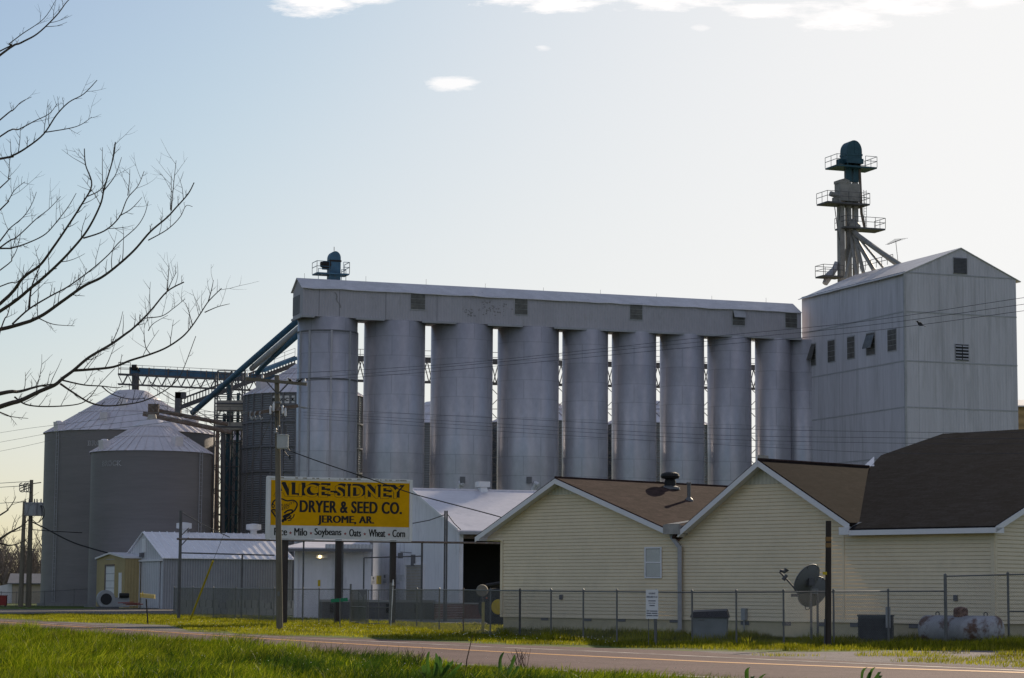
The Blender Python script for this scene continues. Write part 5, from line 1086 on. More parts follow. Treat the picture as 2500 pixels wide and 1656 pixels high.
lap(m, [(aL, zl), (0, zl), (0, lerp(L1, P1, 0) - TH), (aL, lerp(L1, P1, aL) - TH)], pt, zmin=ZS + .135 * math.floor((zl - ZS) / .135))
w2 = [(A1, ZS), (A2, ZS), (A2, lerp(P2, R2, A2) - TH), (P2[0], P2[1] - TH), (A1, lerp(L2, P2, A1) - TH)]
lap(m, clip(w2, zc2, False), pt, zmin=ZS); w3 = [(A2, ZS), (A3 - .12, ZS), (A3 - .12, ze - .15), (A2, ze - .15)]; lap(m, w3, pt, zmin=ZS)
obj('siding', m, M_siding, t)
WD = RB * 2; zr4 = zrg
m = MB(); lap(m, [(0.12, ZS), (WD, ZS), (WD, ze - .1), (RB, zr4 - .2), (.12, ze + .1)], lambda a, b, z: Q(A3 - b, a, z), zmin=ZS); obj('siding', m, M_siding, t)
# side walls and back so that the block is closed
m = MB(); m.face([Q(0, 0.03, ZS), Q(0, 12, ZS), Q(0, 12, zl), Q(0, 0.03, zl)]).face([Q(0, 12, 0), Q(A2, 12, 0), Q(A2, 12, 3.6), Q(0, 12, 3.6)]).face([Q(A2, WD, 0), Q(A3, WD, 0), Q(A3, WD, 3.6), Q(A2, WD, 3.6)]); obj('back_wall', m, M_siding, t)
m = MB(); m.box(Q, -.05, .09, -.045, -.021, ZS - .02, zl + .02); m.box(Q, A3 - .12, A3 + .03, -.05, -.012, ZS - .02, ze - .1); m.box(Q, A3 + .024, A3 + .05, -.012, .11, ZS - .02, ze - .1); m.box(Q, A2 - .03, A2 + .03, -.035, -.022, ZS, ze - .2)
m.box(Q, -.05, A3, -.036, -.022, ZS - .035, ZS + .015)
obj('corner_trim', m, M_siding, t)
def prect(poly, pt, b, mt, nm): obj(nm, MB().face([pt(a, b, z) for a, z in poly]), mt, t)
M_board = mat('gable_board', (.60, .57, .48), .6, var=.04, wave=(.20, tuple(Q.u)), wdist=.01, wcol=.10)
prect(clip(w1, zc1, True), pt, -.012, M_board, 'gable_panel'); prect(clip(w2, zc2, True), pt, -.012, M_board, 'gable_panel')
obj('foundation', MB().box(Q, .08, A3 - .08, .03, WD - .1, 0, ZS + .02), M_found, t)
# roofs
def slab(pts, th, mt, nm, parent=None):
    obj(nm, MB().prism(pts, -Z * th), mt, parent or t)
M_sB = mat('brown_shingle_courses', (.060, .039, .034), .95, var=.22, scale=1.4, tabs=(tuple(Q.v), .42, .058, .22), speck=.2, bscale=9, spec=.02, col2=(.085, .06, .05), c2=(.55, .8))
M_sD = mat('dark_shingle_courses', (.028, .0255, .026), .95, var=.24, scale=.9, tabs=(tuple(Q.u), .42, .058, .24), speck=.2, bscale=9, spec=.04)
M_sD2 = mat('weathered_shaded_shingle', (.020, .0155, .014), .95, var=.3, scale=.9, col2=(.034, .024, .019), c2=(.5, .75), c2scale=1.5, tabs=(tuple(Q.v), .42, .058, .24), speck=.2, bscale=9, spec=.02)  # streaky shingle, its colour darkened to hold the headhouse's shadow on this slope
BK = 12.0; th = .11
slab([Q(L1[0], OV, L1[1]), Q(P1[0], OV, P1[1]), Q(P1[0], BK, P1[1]), Q(L1[0], BK, L1[1])], th, M_sB, 'roof')
slab([Q(P1[0], OV, P1[1]), Q(R1[0] + .35, OV, lerp(P1, R1, R1[0] + .35)), Q(R1[0] + .35, BK, lerp(P1, R1, R1[0] + .35)), Q(P1[0], BK, P1[1])], th, M_sB, 'roof')
mz = lambda b: ze + TM * (b - OV); bi = OV + (P2[1] - ze) / TM; bR = OV + (R2[1] - ze) / TM
slab([Q(L2[0] - .2, OV, lerp(L2, P2, L2[0] - .2)), Q(P2[0], OV, P2[1]), Q(P2[0], bi + .3, P2[1]), Q(L2[0] - .2, BK, lerp(L2, P2, L2[0] - .2))], th, M_sB, 'roof')
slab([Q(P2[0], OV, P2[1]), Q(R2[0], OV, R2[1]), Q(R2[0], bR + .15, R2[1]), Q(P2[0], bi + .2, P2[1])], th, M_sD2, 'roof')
p0 = Q(0, OV, ze); nrm = Q.u.cross(Q.v + Z * TM).normalized()
hp = lambda x, y: hit(x, y, p0, nrm)
a74 = oa(2074, 1291)[0]; aR4 = A3 + .38; rl = Q.at(2302, 1059, RB)[0]
v1 = hp(2126, 1138); v2 = hp(2151, 1111.5)
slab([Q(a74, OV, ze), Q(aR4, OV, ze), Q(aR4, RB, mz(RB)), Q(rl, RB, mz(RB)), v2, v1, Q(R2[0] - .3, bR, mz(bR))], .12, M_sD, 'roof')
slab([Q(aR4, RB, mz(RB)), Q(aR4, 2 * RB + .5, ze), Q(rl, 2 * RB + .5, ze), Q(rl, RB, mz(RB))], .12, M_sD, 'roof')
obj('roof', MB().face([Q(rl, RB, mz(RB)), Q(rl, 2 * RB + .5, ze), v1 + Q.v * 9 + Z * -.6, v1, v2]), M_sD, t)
tri = MB().face([hp(2124, 1137) - Q.u * .3, hp(2149, 1114) - Q.u * .3, hp(2147, 1138) - Q.u * .25]); obj('small_gable', tri, M_trimw, t)
# ridge caps
obj('ridge_cap', MB().tube([Q(P1[0], OV, P1[1] + .005), Q(P1[0], 10, P1[1] + .005)], .05, 6), M_sB, t)
obj('ridge_cap', MB().tube([Q(P2[0], OV, P2[1] + .005), Q(P2[0], bi, P2[1] + .005)], .05, 6), M_sB, t)
# rake boards, fascia
def board(p, q, h, b, nm='rake_board', lift=.0):
    obj(nm, MB().hexa([Q(p[0], b, p[1] - h + lift), Q(q[0], b, q[1] - h + lift), Q(q[0], b + .03, q[1] - h + lift), Q(p[0], b + .03, p[1] - h + lift), Q(p[0], b, p[1] + lift), Q(q[0], b, q[1] + lift), Q(q[0], b + .03, q[1] + lift), Q(p[0], b + .03, p[1] + lift)]), M_trimw, t)
dn = lambda p, d=.05: (p[0], p[1] - d)
board(dn(L1), dn(P1), .20, OV - .035); board(dn(P1), dn((R1[0] - .05, lerp(P1, R1, R1[0] - .05))), .20, OV - .035); board(dn((L2[0] + .12, lerp(L2, P2, L2[0] + .12))), dn(P2), .22, OV - .035); board(dn(P2), dn(R2), .22, OV - .035)
# soffits under the overhangs
m = MB()
for p, q in ((L1, P1), (P1, R1), (L2, P2), (P2, R2)): m.face([Q(p[0], OV, p[1] - TH - .02), Q(q[0], OV, q[1] - TH - .02), Q(q[0], .02, q[1] - TH - .02), Q(p[0], .02, p[1] - TH - .02)])
m.face([Q(L1[0], OV, zl), Q(.0, OV, zl), Q(0, 12, zl), Q(L1[0], 12, zl)])
m.face([Q(a74 - .3, OV, ze - .20), Q(aR4, OV, ze - .20), Q(aR4, .02, ze - .20), Q(a74 - .3, .02, ze - .20)]); obj('soffit', m, M_trimw, t)
obj('eave_return', MB().box(Q, L1[0], aL, OV - .03, .0, zl, L1[1] - .05).box(Q, L1[0], L1[0] + .03, .002, 12, zl, L1[1] - .05), M_trimw, t)
zf = oa(2060, 1306)[1]; a51 = oa(2051, 1290)[0]
obj('fascia', MB().box(Q, a74 + .005, aR4 + .02, OV - .045, OV - .01, ze - .24, ze - .06).box(Q, a51, a74, OV - .075, OV + .2, zf, R2[1] - .16).box(Q, aR4 - .01, aR4 + .03, OV - .01, 0, ze - .24, ze - .06), M_trimw, t)
obj('rake_board', MB().hexa([Q(aR4, OV, ze - .22), Q(aR4 + .03, OV, ze - .22), Q(aR4 + .03, RB, mz(RB) - .22), Q(aR4, RB, mz(RB) - .22), Q(aR4, OV, ze - .03), Q(aR4 + .03, OV, ze - .03), Q(aR4 + .03, RB, mz(RB) - .03), Q(aR4, RB, mz(RB) - .03)]), M_trimw, t)
obj('flashing', MB().face([hp(2075, 1291) + Z * .03, hp(2078, 1277) + Z * .03, hp(2105, 1277) + Z * .03]), M_galv, t)
# rain box and downspout
a0, z1 = Q.at(1619, 1281, -.55); a1, z0 = Q.at(1657, 1304, -.55)
obj('rain_box', MB().box(Q, a0, a1, -.56, -.46, z0, z1).box(Q, a0, a1, -.46, -.05, z0, z1 - .04), mat('rain_box_metal', (.33, .31, .29), .5, var=.2, scale=3), t)
fl = MB().hexa([Q(a0 + .1, -.5, z1 + .004), Q(a1 - .05, -.5, z1 + .004), Q(a1 - .1, 1.2, z1 + .25), Q(a0 + .3, 1.2, z1 + .25), Q(a0 + .1, -.5, z1 + .02), Q(a1 - .05, -.5, z1 + .02), Q(a1 - .1, 1.2, z1 + .27), Q(a0 + .3, 1.2, z1 + .27)]); obj('valley_flashing', fl, M_galv, t)
ad, zd = Q.at(1656, 1333, -.2); ae = Q.at(1638, 1304, -.3)[0]; zk = Q.at(1640, 1553, -.2)[1]
obj('downspout', MB().bar(Q(ae, -.28, z0 + .02), Q(ae + .02, -.27, z0 - .12), .17, .14).bar(Q(ae + .02, -.27, z0 - .10), Q(ad, -.13, zd - .05), .17, .14).bar(Q(ad, -.13, zd), Q(ad, -.13, zk + .25), .20, .14).bar(Q(ad, -.13, zk + .27), Q(ad - .28, -.38, zk), .17, .14), M_trimgrey, t, label='grey square downspout')
# window
a0, z1 = Q.at(1575.5, 1336); a1, z0 = Q.at(1617.5, 1412)
w = obj('window', MB().box(Q, a0, a1, -.06, -.03, z0, z0 + .06).box(Q, a0, a1, -.06, -.03, z1 - .06, z1).box(Q, a0, a0 + .07, -.06, -.03, z0 + .06, z1 - .06).box(Q, a1 - .07, a1, -.06, -.03, z0 + .06, z1 - .06).box(Q, a0 + .07, a1 - .07, -.055, -.028, (z0 + z1) / 2 - .03, (z0 + z1) / 2 + .03), M_trimw, t)
obj('pane', MB().box(Q, a0 + .07, a1 - .07, -.034, -.027, z0 + .06, z1 - .06), M_glass, w); m = MB(); n = 26
for k in range(n): zz = z0 + .08 + (z1 - z0 - .16) * k / n; m.box(Q, a0 + .09, a1 - .09, -.040, -.036, zz, zz + .026)
obj('blind', m, M_blind, w)
# vents, boxes
for px in (1329, 1434, 1517, 1644, 1818, 1920, 2010, 2086, 2230): a = Q.at(px, 1520)[0]; obj('crawl_vent', MB().box(Q, a - .2, a + .2, -.0, .027, ZS - (.14 if px < 1700 else .18), ZS - .04), M_seam, t)
for (px, py) in ((1372, 1458), (2335, 1460)): a, z = Q.at(px, py); obj('outlet_box', MB().box(Q, a - .07, a + .07, -.09, -.022, z - .1, z + .1).box(Q, a - .03, a + .03, -.11, -.091, z - .06, z + .06), M_seam, t)
a, z = Q.at(1821, 1500); obj('meter_box', MB().box(Q, a - .1, a + .1, -.16, -.022, z - .22, z + .22).tube([Q(a, -.1, z - .22), Q(a, -.1, .3), Q(a - .3, -.1, .05)], .03, 8), M_grey, t)
a, z = Q.at(1618, 1540); obj('access_hatch', MB().box(Q, a - .35, a + .35, -.0, .026, .1, .42), M_found, t)
# roof fittings
def on1(px, py): n1 = Q.v.cross(Vector(Q(R1[0], 0, R1[1])) - Vector(Q(P1[0], 0, P1[1]))).normalized(); return hit(px, py, Q(P1[0], OV, P1[1]), n1)
c = on1(1636, 1190); v = obj('attic_vent', MB().lathe(c, [(.24, -.06), (.24, .26), (.22, .3), (.2, .34), (.36, .37), (.40, .46), (.36, .57), (.22, .63), (.02, .64)], 20), M_black, t)
obj('vent_flange', MB().lathe(c, [(.42, -.1), (.40, .0), (.24, .06)], 16), M_galv, v)
c = on1(1682, 1221); obj('flue_pipe', MB().lathe(c, [(.20, -.12), (.17, .02), (.09, .1), (.075, .12), (.075, .62), (.095, .63), (.095, .72), (.02, .73)], 14), M_galv, t)
c = P(1861, 1115, Q(P2[0], .5).y); fb = Fr(c, -40); obj('ridge_box', MB().hexa([fb(-.14, -.15, -.16), fb(.16, -.15, -.20), fb(.16, .25, -.2), fb(-.14, .25, -.16), fb(-.10, -.12, .06), fb(.13, -.12, .04), fb(.13, .2, .04), fb(-.10, .2, .06)]), M_beige, t)
obj('finial_pipe', MB().bar(Q(P2[0] - .02, OV - .06, P2[1] - .18), Q(P2[0] - .02, OV - .06, P2[1] + .1), .04), M_trimw, t)
# building far right edge
Fz = Fr((P(2487, 1045, 262).x, 262, 0), 12); z1 = P(2487, 994, 262).z; zt2 = P(2487, 973, 262).z
t = thing('distant_building', Fz(4, 4), 'sliver of a tan building with a grey roof edge at the right margin', 'building')
obj('wall', MB().box(Fz, -.5, 9, 0, 8, 0, z1), mat('tan_siding', (.36, .25, .12), .7, wave=(1.0, (0, 0, 1)), wdist=.04, wcol=.3), t); obj('roof', MB().hexa([Fz(-.8, -.4, z1 + .003), Fz(9, -.4, z1 + .003), Fz(9, 8, z1), Fz(-.8, 8, z1), Fz(-.8, -.4, z1 + .15), Fz(9, -.4, z1 + .15), Fz(9, 3, zt2 + .3), Fz(-.8, 3, zt2 + .05)]), M_galroof, t)
# ------------------------------------------------------------------ chain link fences
def chain(m, p, q, h0, h1, pitch=.08, r=.0024):
    """real woven wires: two crossing families of thin three sided rods"""
    p = Vector(p); q = Vector(q); Ln = (q - p).length; d = (q - p) / Ln; nrm = d.cross(Z).normalized(); hh = h1 - h0; n = int((Ln + hh) / pitch)
    for fam in (1, -1):
        for k in range(n + 1):
            s0 = k * pitch - (hh if fam > 0 else 0); s1 = s0 + fam * hh if fam > 0 else s0 - hh
            a, za, b, zb = s0, h0, s1, h1
            lo, hi = 0.0, Ln
            if a < lo: za += (lo - a) * 1.0; a = lo
            if a > hi: za += (a - hi); a = hi
            if b < lo: zb -= (lo - b); b = lo
            if b > hi: zb -= (b - hi); b = hi
            if zb - za < .03: continue
            A = p + d * a + Z * (za - p.z + p.z); Bv = p + d * b + Z * zb; t_ = (Bv - A).normalized(); x = t_.cross(nrm).normalized() * r
            o = nrm * r * fam * .8; b0 = len(m.v)
            for c in (A, Bv): m.v += [tuple(c + x + o), tuple(c - x + o), tuple(c + nrm * r * 1.7 + o)]
            m.f += [(b0, b0 + 1, b0 + 4, b0 + 3), (b0 + 1, b0 + 2, b0 + 5, b0 + 4), (b0 + 2, b0, b0 + 3, b0 + 5)]
def fence(label, posts, top, mesh=True, rail_r=.022, post_r=.030, rusty=(), pitch=.08, r=.0017, mid=None):
    """posts: (px, base y); top: pixel y of the rail by px"""
    g0 = [G(px, py) for px, py in posts]; tp = [P(px, np.interp(px, [q[0] for q in top], [q[1] for q in top]), g.y) for (px, py), g in zip(posts, g0)]
    t = thing('chain_link_fence', g0[len(g0) // 2], label, 'fence', 'chain link fences')
    for k, (g, z) in enumerate(zip(g0, tp)):
        top_ = Vector((g.x, g.y, z.z)); pm = MB().tube([g - Z * .05, top_ + Z * .02], post_r * (1.35 if k in (0, len(g0) - 1) else 1), 8)
        pm.lathe(top_ + Z * .02, [(post_r * 1.2, -.03), (post_r * 1.25, .02), (.004, .06)], 8); obj('post', pm, M_rust if k in rusty else M_galv, t)
    obj('top_rail', MB().tube([Vector((g.x, g.y, z.z - .02)) for g, z in zip(g0, tp)], rail_r, 8), M_galv, t)
    if mid is not None: obj('mid_rail', MB().tube([Vector((g.x, g.y, mid)) for g in g0], rail_r, 8), M_galv, t)
    m = MB()
    for k in range(len(g0) - 1): a = Vector((g0[k].x, g0[k].y - .03, 0)); b = Vector((g0[k + 1].x, g0[k + 1].y - .03, 0)); chain(m, a, b, .05, (tp[k].z + tp[k + 1].z) / 2, pitch, r)
    obj('wire_mesh', m, M_wire, t); return t
TOP = [(400, 1434), (690, 1437.5), (860, 1438), (1072, 1439), (1240, 1441), (1690, 1445), (2310, 1442)]
wp = [(424, 1504), (469.5, 1507), (520, 1510), (574.5, 1514), (631.6, 1518), (668, 1520), (699, 1521), (739, 1522), (778, 1523), (817.6, 1524), (855, 1525)]
fence('left stretch of chain link fence, from the shed to the gate', wp, TOP, r=.0030)
fence('middle stretch of chain link fence right of the gate with one rusty post', [(953, 1530), (1017, 1536), (1072, 1542), (1131, 1547), (1197, 1553), (1269, 1558)], TOP, rusty=(3,), r=.0024)
fence('long stretch of chain link fence in front of the yellow office wall', [(1269, 1558), (1345, 1563), (1424, 1567), (1506, 1571), (1602, 1574), (1690, 1576), (1798, 1578.5), (1913.6, 1579.5), (2036, 1579.5), (2170, 1578), (2310, 1577)], TOP)
fence('taller chain link fence panel behind the propane tank at the right edge', [(2310, 1577), (2463.5, 1577.5), (2640, 1578.5)], [(2300, 1406), (2463, 1402), (2700, 1396)], post_r=.04)
ga, gb_ = G(2463.5, 1577.5), G(2640, 1578.5); za = P(2463.5, 1493, ga.y).z; obj('mid_rail', MB().tube([ga + Z * za, gb_ + Z * za], .022, 8), M_galv, bpy.data.objects['chain_link_fence.003'])
t = thing('chain_link_gate', G(900, 1530), 'chain link double gate of pipe frames in the fence below the billboard', 'gate')
for (xa, ya, xb, yb, bot) in ((857, 1524, 894, 1529, 0), (898, 1529, 950, 1530, 0)):
    a, b = G(xa, ya), G(xb, yb); za, zb = P(xa, 1441, a.y).z, P(xb, 1440, b.y).z
    lf = obj('gate_frame', MB().tube([a + Z * .12, Vector((a.x, a.y, za)), Vector((b.x, b.y, zb)), b + Z * .12, a + Z * .12], .028, 8).tube([a + Z * za * .52, b + Z * zb * .52], .022, 8).tube([a.lerp(b, .5) + Z * .12, Vector(((a.x + b.x) / 2, (a.y + b.y) / 2, za))], .018, 8), M_galv, t)
    m = MB(); chain(m, a, b, .12, za, .08, .0026); obj('wire_mesh', m, M_wire, lf)
c = G(855, 1525); obj('gate_post', MB().tube([c, c + Z * 2.05], .05, 8), M_galv, t); c = G(952, 1530); obj('gate_post', MB().tube([c, c + Z * 2.1], .06, 8), M_galv, t)
c = P(886, 1445, 113); obj('warning_plate', MB().prism([c + Vector((-.24, -.05, .1)), c + Vector((.24, -.05, .1)), c + Vector((0, -.05, -.28))], (0, .01, 0)), M_seam, t)
fence('low dark chain link fence along the yard at the far left edge', [(-60, 1481.5), (2, 1481.5), (39, 1481.5), (108, 1482), (180, 1482), (222, 1482)], [(-60, 1445), (40, 1446), (110, 1444), (222, 1437)], r=.006, pitch=.14)
# ------------------------------------------------------------------ signs by the fence
S0 = G(1592, 1575); Sf = Fr((S0.x, S0.y - .12, 0), -12); D0 = S0.y
w = 30 * D0 / FPX; z1 = P(1591, 1440, D0).z; z0 = P(1591, 1511, D0).z
t = thing('information_sign', S0, 'white upright company information sign with dark lines of text on the fence', 'sign')
obj('panel', MB().box(Sf, -w / 2, w / 2, -.06, -.04, z0, z1), M_white, t)
obj('post', MB().tube([Sf(.10, 0, 0), Sf(.05, 0, z1)], .032, 8).tube([Sf(-.12, -.01, 0), Sf(-.12, -.01, z0 + .1)], .014, 6), M_galv, t)
m = MB(); hgt = z1 - z0
for (s, x0, x1, y0, y1) in (('ALICE SIDNEY', .22, .78, .10, .16), ('DRYER & SEED CO. LLLP', .06, .94, .215, .28), ('Jerome, Arkansas', .24, .76, .44, .485)):
    put_text(m, s, lambda x, y: Sf(-w / 2 + w * (x0 + (x1 - x0) * x), -.063, z1 - hgt * (y1 + (y0 - y1) * y)), .03)
for (x0, x1, y) in ((.2, .8, .385), (.3, .72, .545), (.06, .3, .73), (.34, .95, .735), (.06, .45, .81), (.5, .95, .81), (.07, .55, .89), (.6, .98, .89)):
    n = int((x1 - x0) / .045)
    for k in range(n): m.box(Sf, -w / 2 + w * (x0 + (x1 - x0) * k / n), -w / 2 + w * (x0 + (x1 - x0) * (k + .72) / n), -.064, -.061, z1 - hgt * (y + .018), z1 - hgt * (y - .018))
obj('lettering', m, mat('sign_ink', (.04, .045, .08), .6), t)
c = G(830, 1533); t = thing('street_sign', c, 'green street name blade on a thin post in front of the middle billboard post', 'sign')
obj('post', MB().tube([c, P(830, 1461, c.y)], .025, 8), M_galv, t); a, b = P(808, 1467, c.y - .05), P(849, 1464, c.y + .05); obj('blade', MB().bar(a, b, .02, .16), M_green, t)
c = G(1070, 1542)
c = P(950, 1500, 100); 
t = thing('marker_post', G(954, 1534), 'slim white tipped rod leaning beside the right billboard post', 'post'); g = G(954, 1534); obj('rod', MB().tube([P(957, 1478, g.y), P(959.5, 1432, g.y)], .022, 6).tube([g, P(957, 1478, g.y)], .015, 6), M_white, t); obj('tip', MB().tube([P(959.5, 1430, g.y), P(960, 1415, g.y)], [.05, .015], 8), M_white, t)
# mailbox
g = G(361, 1525); t = thing('mailbox', g, 'yellow tilted mailbox on a thin dark post at the near edge of the driveway', 'mailbox')
obj('post', MB().tube([g, P(357, 1463, g.y)], .035, 8), M_wooddk, t); a, b = P(345, 1454, g.y), P(378, 1457, g.y - .1); d = (b - a).normalized(); s_ = d.cross(Z).normalized(); m = MB(); hw = .10
prof = [(-hw, -.10), (hw, -.10), (hw, .03), (hw * .7, .09), (0, .115), (-hw * .7, .09), (-hw, .03)]; m.prism([a + s_ * x + Z * z for x, z in prof], b - a); bx = obj('box', m, M_mail, t)
obj('door', MB().prism([a - d * .02 + s_ * x * 1.08 + Z * z * 1.08 for x, z in prof], -d * .015), M_ylwp, bx); obj('flag', MB().bar(a + d * .1 + s_ * .12 + Z * .0, a + d * .1 + s_ * .12 + Z * .2, .03), M_ylwp, bx)
# ------------------------------------------------------------------ things along the office wall
g = G(2021.5, 1581.5); tp = P(2023, 1272, g.y); t = thing('wooden_post', g, 'short cut dark utility post standing in front of the office wall beside the dishes', 'post')
obj('shaft', MB().tube([g, tp], [.105, .09], 12), M_wooddk, t)
m1 = mat('wood_band', (.22, .13, .05), .8)
for (y0, y1) in ((1312, 1322), (1327, 1337)): c = P(2022.6, y1, g.y); obj('bare_band', MB().lathe(c, [(.094, 0), (.097, .01), (.097, (y1 - y0) * g.y / FPX), (.093, (y1 - y0) * g.y / FPX + .01)], 14), m1, t)
c = P(2014, 1400, g.y - .12); obj('tag', MB().box(Fr(c, 0), -.07, .06, -.02, .0, -.045, .045), M_ylwp, t); obj('conduit', MB().tube([P(2013, 1580, g.y - .08), P(2014, 1512, g.y - .1)], .025, 6), M_steel, t)
def dish(t, c, n, r, depth, nm='reflector'):
    n = Vector(n).normalized(); x = n.cross(Z).normalized(); y = x.cross(n); m = MB(); K_ = 36; rr = [0.02, .25, .5, .75, .93, 1.0]; b0 = len(m.v)
    for side in (0, 1):
        for q in rr:
            for k in range(K_): a = 2 * math.pi * k / K_; m.v.append(tuple(c + (x * math.cos(a) + y * math.sin(a)) * r * q + n * (depth * (q * q - 1) - side * .025)))
    L_ = len(rr)
    for side in (0, 1):
        for i in range(L_ - 1):
            for k in range(K_): A = b0 + (side * L_ + i) * K_; m.f.append((A + k, A + (k + 1) % K_, A + K_ + (k + 1) % K_, A + K_ + k))
    A = b0 + (L_ - 1) * K_; Bq = b0 + (2 * L_ - 1) * K_
    for k in range(K_): m.f.append((A + k, A + (k + 1) % K_, Bq + (k + 1) % K_, Bq + k))
    d = obj(nm, m, M_dish, t, smooth=True); mm = MB()
    for k in range(6):
        a = k * math.pi / 3; e0 = c - n * (depth + .03); mm.bar(e0, c + (x * math.cos(a) + y * math.sin(a)) * r * .96 - n * .03, .025)
    obj('rib', mm, M_steel, d); return d, x, y
DD = 77.2; c1 = P(1969, 1414, DD); gb_ = G(1980, 1573); t = thing('satellite_dish', Vector((P(1980, 1500, DD).x, DD, 0)), 'tilted grey satellite dish with a feed arm pointing up left, nearer the fence', 'satellite dish', 'satellite dishes on poles')
dish(t, c1, (-.60, .62, .50), .57, .10); hubp = c1 - Vector((-.60, .62, .5)) * .2
pz_ = P(1980, 1450, DD); obj('pole', MB().tube([(pz_.x, DD, 0), (pz_.x, DD, P(1980, 1432, DD).z), hubp], .04, 8), M_galv, t); obj('mount', MB().box(Fr(hubp, 20), -.10, .10, -.10, .10, -.12, .12), M_steel, t)
obj('feed_arm', MB().tube([P(1950, 1452, DD - .2), P(1936, 1432, DD - .3), P(1903, 1396, DD - .4)], .028, 8), M_steel, t); obj('feed_horn', MB().tube([P(1921, 1404, DD - .4), P(1912, 1416, DD - .4)], [.05, .07], 8).tube([P(1904, 1393, DD - .4), P(1918, 1397, DD - .4)], .05, 8).tube([P(1916, 1398, DD - .4), P(1921, 1390, DD - .4)], [.03, .09], 10).box(Fr(P(1939, 1453, DD - .3), 0), -.1, .1, -.06, .06, -.06, .04), M_steel, t)
t = thing('satellite_dish', Vector((P(1996, 1500, DD + .5).x, DD + .5, 0)), 'pale round satellite dish seen from behind, half hidden by the dark wooden post', 'satellite dish', 'satellite dishes on poles')
c2 = P(1983, 1444, DD + .7); dish(t, c2, (-.42, .80, .42), .57, .10); pz_ = P(1996, 1470, DD + .5)
obj('pole', MB().tube([(pz_.x, DD + .5, 0), (pz_.x, DD + .5, P(1996, 1455, DD).z), c2 + Vector((.1, -.2, 0))], .04, 8), M_galv, t); obj('mount', MB().box(Fr(c2 + Vector((.04, -.22, -.03)), -15), -.10, .12, -.06, .06, -.05, .12), M_grey, t); obj('cable', MB().tube(catmull([P(1965, 1478, DD), P(1968, 1488, DD), P(1975, 1487, DD), P(1979, 1480, DD)], 4), .015, 5), M_cable, t)
# air conditioner
Ac = Fr((P(2093, 1568, 79.5).x, 79.5, 0), -12); aw = Ac.at(2180.5, 1568)[0]; az = P(2093, 1501, 79.5).z
t = thing('air_conditioner', Ac(aw / 2, .5), 'dark grey slatted condenser box on a pad against the office foundation', 'air conditioner'); obj('cabinet', MB().box(Ac, .03, aw - .03, .03, aw - .03, .08, az - .06), M_acgrey, t)
m = MB()
for k in range(34): a = .03 + (aw - .06) * k / 34; m.box(Ac, a, a + .014, -.0, .027, .14, az - .1)
for k in range(6): m.box(Ac, .0, aw, -.012, -.001, .2 + k * (az - .35) / 5, .215 + k * (az - .35) / 5)
obj('grille', m, M_steel, t); obj('top', MB().box(Ac, -.0, aw, -.0, aw, az - .06, az), M_acgrey, t); obj('pad', MB().box(Ac, -.1, aw + .1, -.1, aw + .1, 0, .078), M_block, t)
# disconnect box on its own post behind the fence
c = P(2168, 1500, 79); obj_ = thing('electrical_box', Vector((c.x, c.y, 0)), 'slim grey electrical disconnect box on a post beside the condenser', 'electrical box'); obj('enclosure', MB().box(Fr(c, -12), -.08, .08, -.06, .06, -.45, .25), M_grey, obj_); obj('post', MB().tube([(c.x, c.y + .02, 0), (c.x, c.y + .02, c.z - .452)], .03, 8), M_galv, obj_)
# propane tank
tk0, tk1 = P(2263, 1540, 78.0), P(2431, 1541, 76.4); rr_ = .465; zc = (P(2263, 1503, 77.5).z + P(2300, 1571, 77.5).z) / 2; tk0.z = tk1.z = zc; d = (tk1 - tk0).normalized()
t = thing('propane_tank', Vector(((tk0.x + tk1.x) / 2, (tk0.y + tk1.y) / 2, 0)), 'white propane tank streaked with rust lying behind the tall fence panel', 'tank'); n = 8
path = [tk0 - d * (.22 * math.cos(k * math.pi / 2 / n)) for k in range(n + 1)] + [tk1 + d * (.22 * math.sin(k * math.pi / 2 / n)) for k in range(n + 1)]
rad = [max(rr_ * math.sin(k * math.pi / 2 / n), .01) for k in range(n + 1)] + [max(rr_ * math.cos(k * math.pi / 2 / n), .01) for k in range(n + 1)]
obj('shell', MB().tube(path, rad, 32), M_tank, t, smooth=True); cd = tk0.lerp(tk1, .5) + Z * (rr_ - .05)
obj('dome', MB().lathe(cd, [(.24, 0), (.24, .22), (.21, .29), (.1, .33), (.01, .335)], 20), M_tankr, t)
for f_ in (.16, .86): c = tk0.lerp(tk1, f_) + Z * rr_; obj('lifting_lug', MB().tube([c - d * .06 - Z * .02, c - d * .06 + Z * .08, c + Z * .11, c + d * .06 + Z * .08, c + d * .06 - Z * .02], .018, 6), M_steel, t)
m = MB()
for f_ in (.2, .8): c = tk0.lerp(tk1, f_); m.hexa([(c.x - .12, c.y - .3, 0), (c.x + .12, c.y - .3, 0), (c.x + .12, c.y + .3, 0), (c.x - .12, c.y + .3, 0), (c.x - .1, c.y - .3, .18), (c.x + .1, c.y - .3, .18), (c.x + .1, c.y + .3, .18), (c.x - .1, c.y + .3, .18)])
obj('saddle', m, M_block, t)
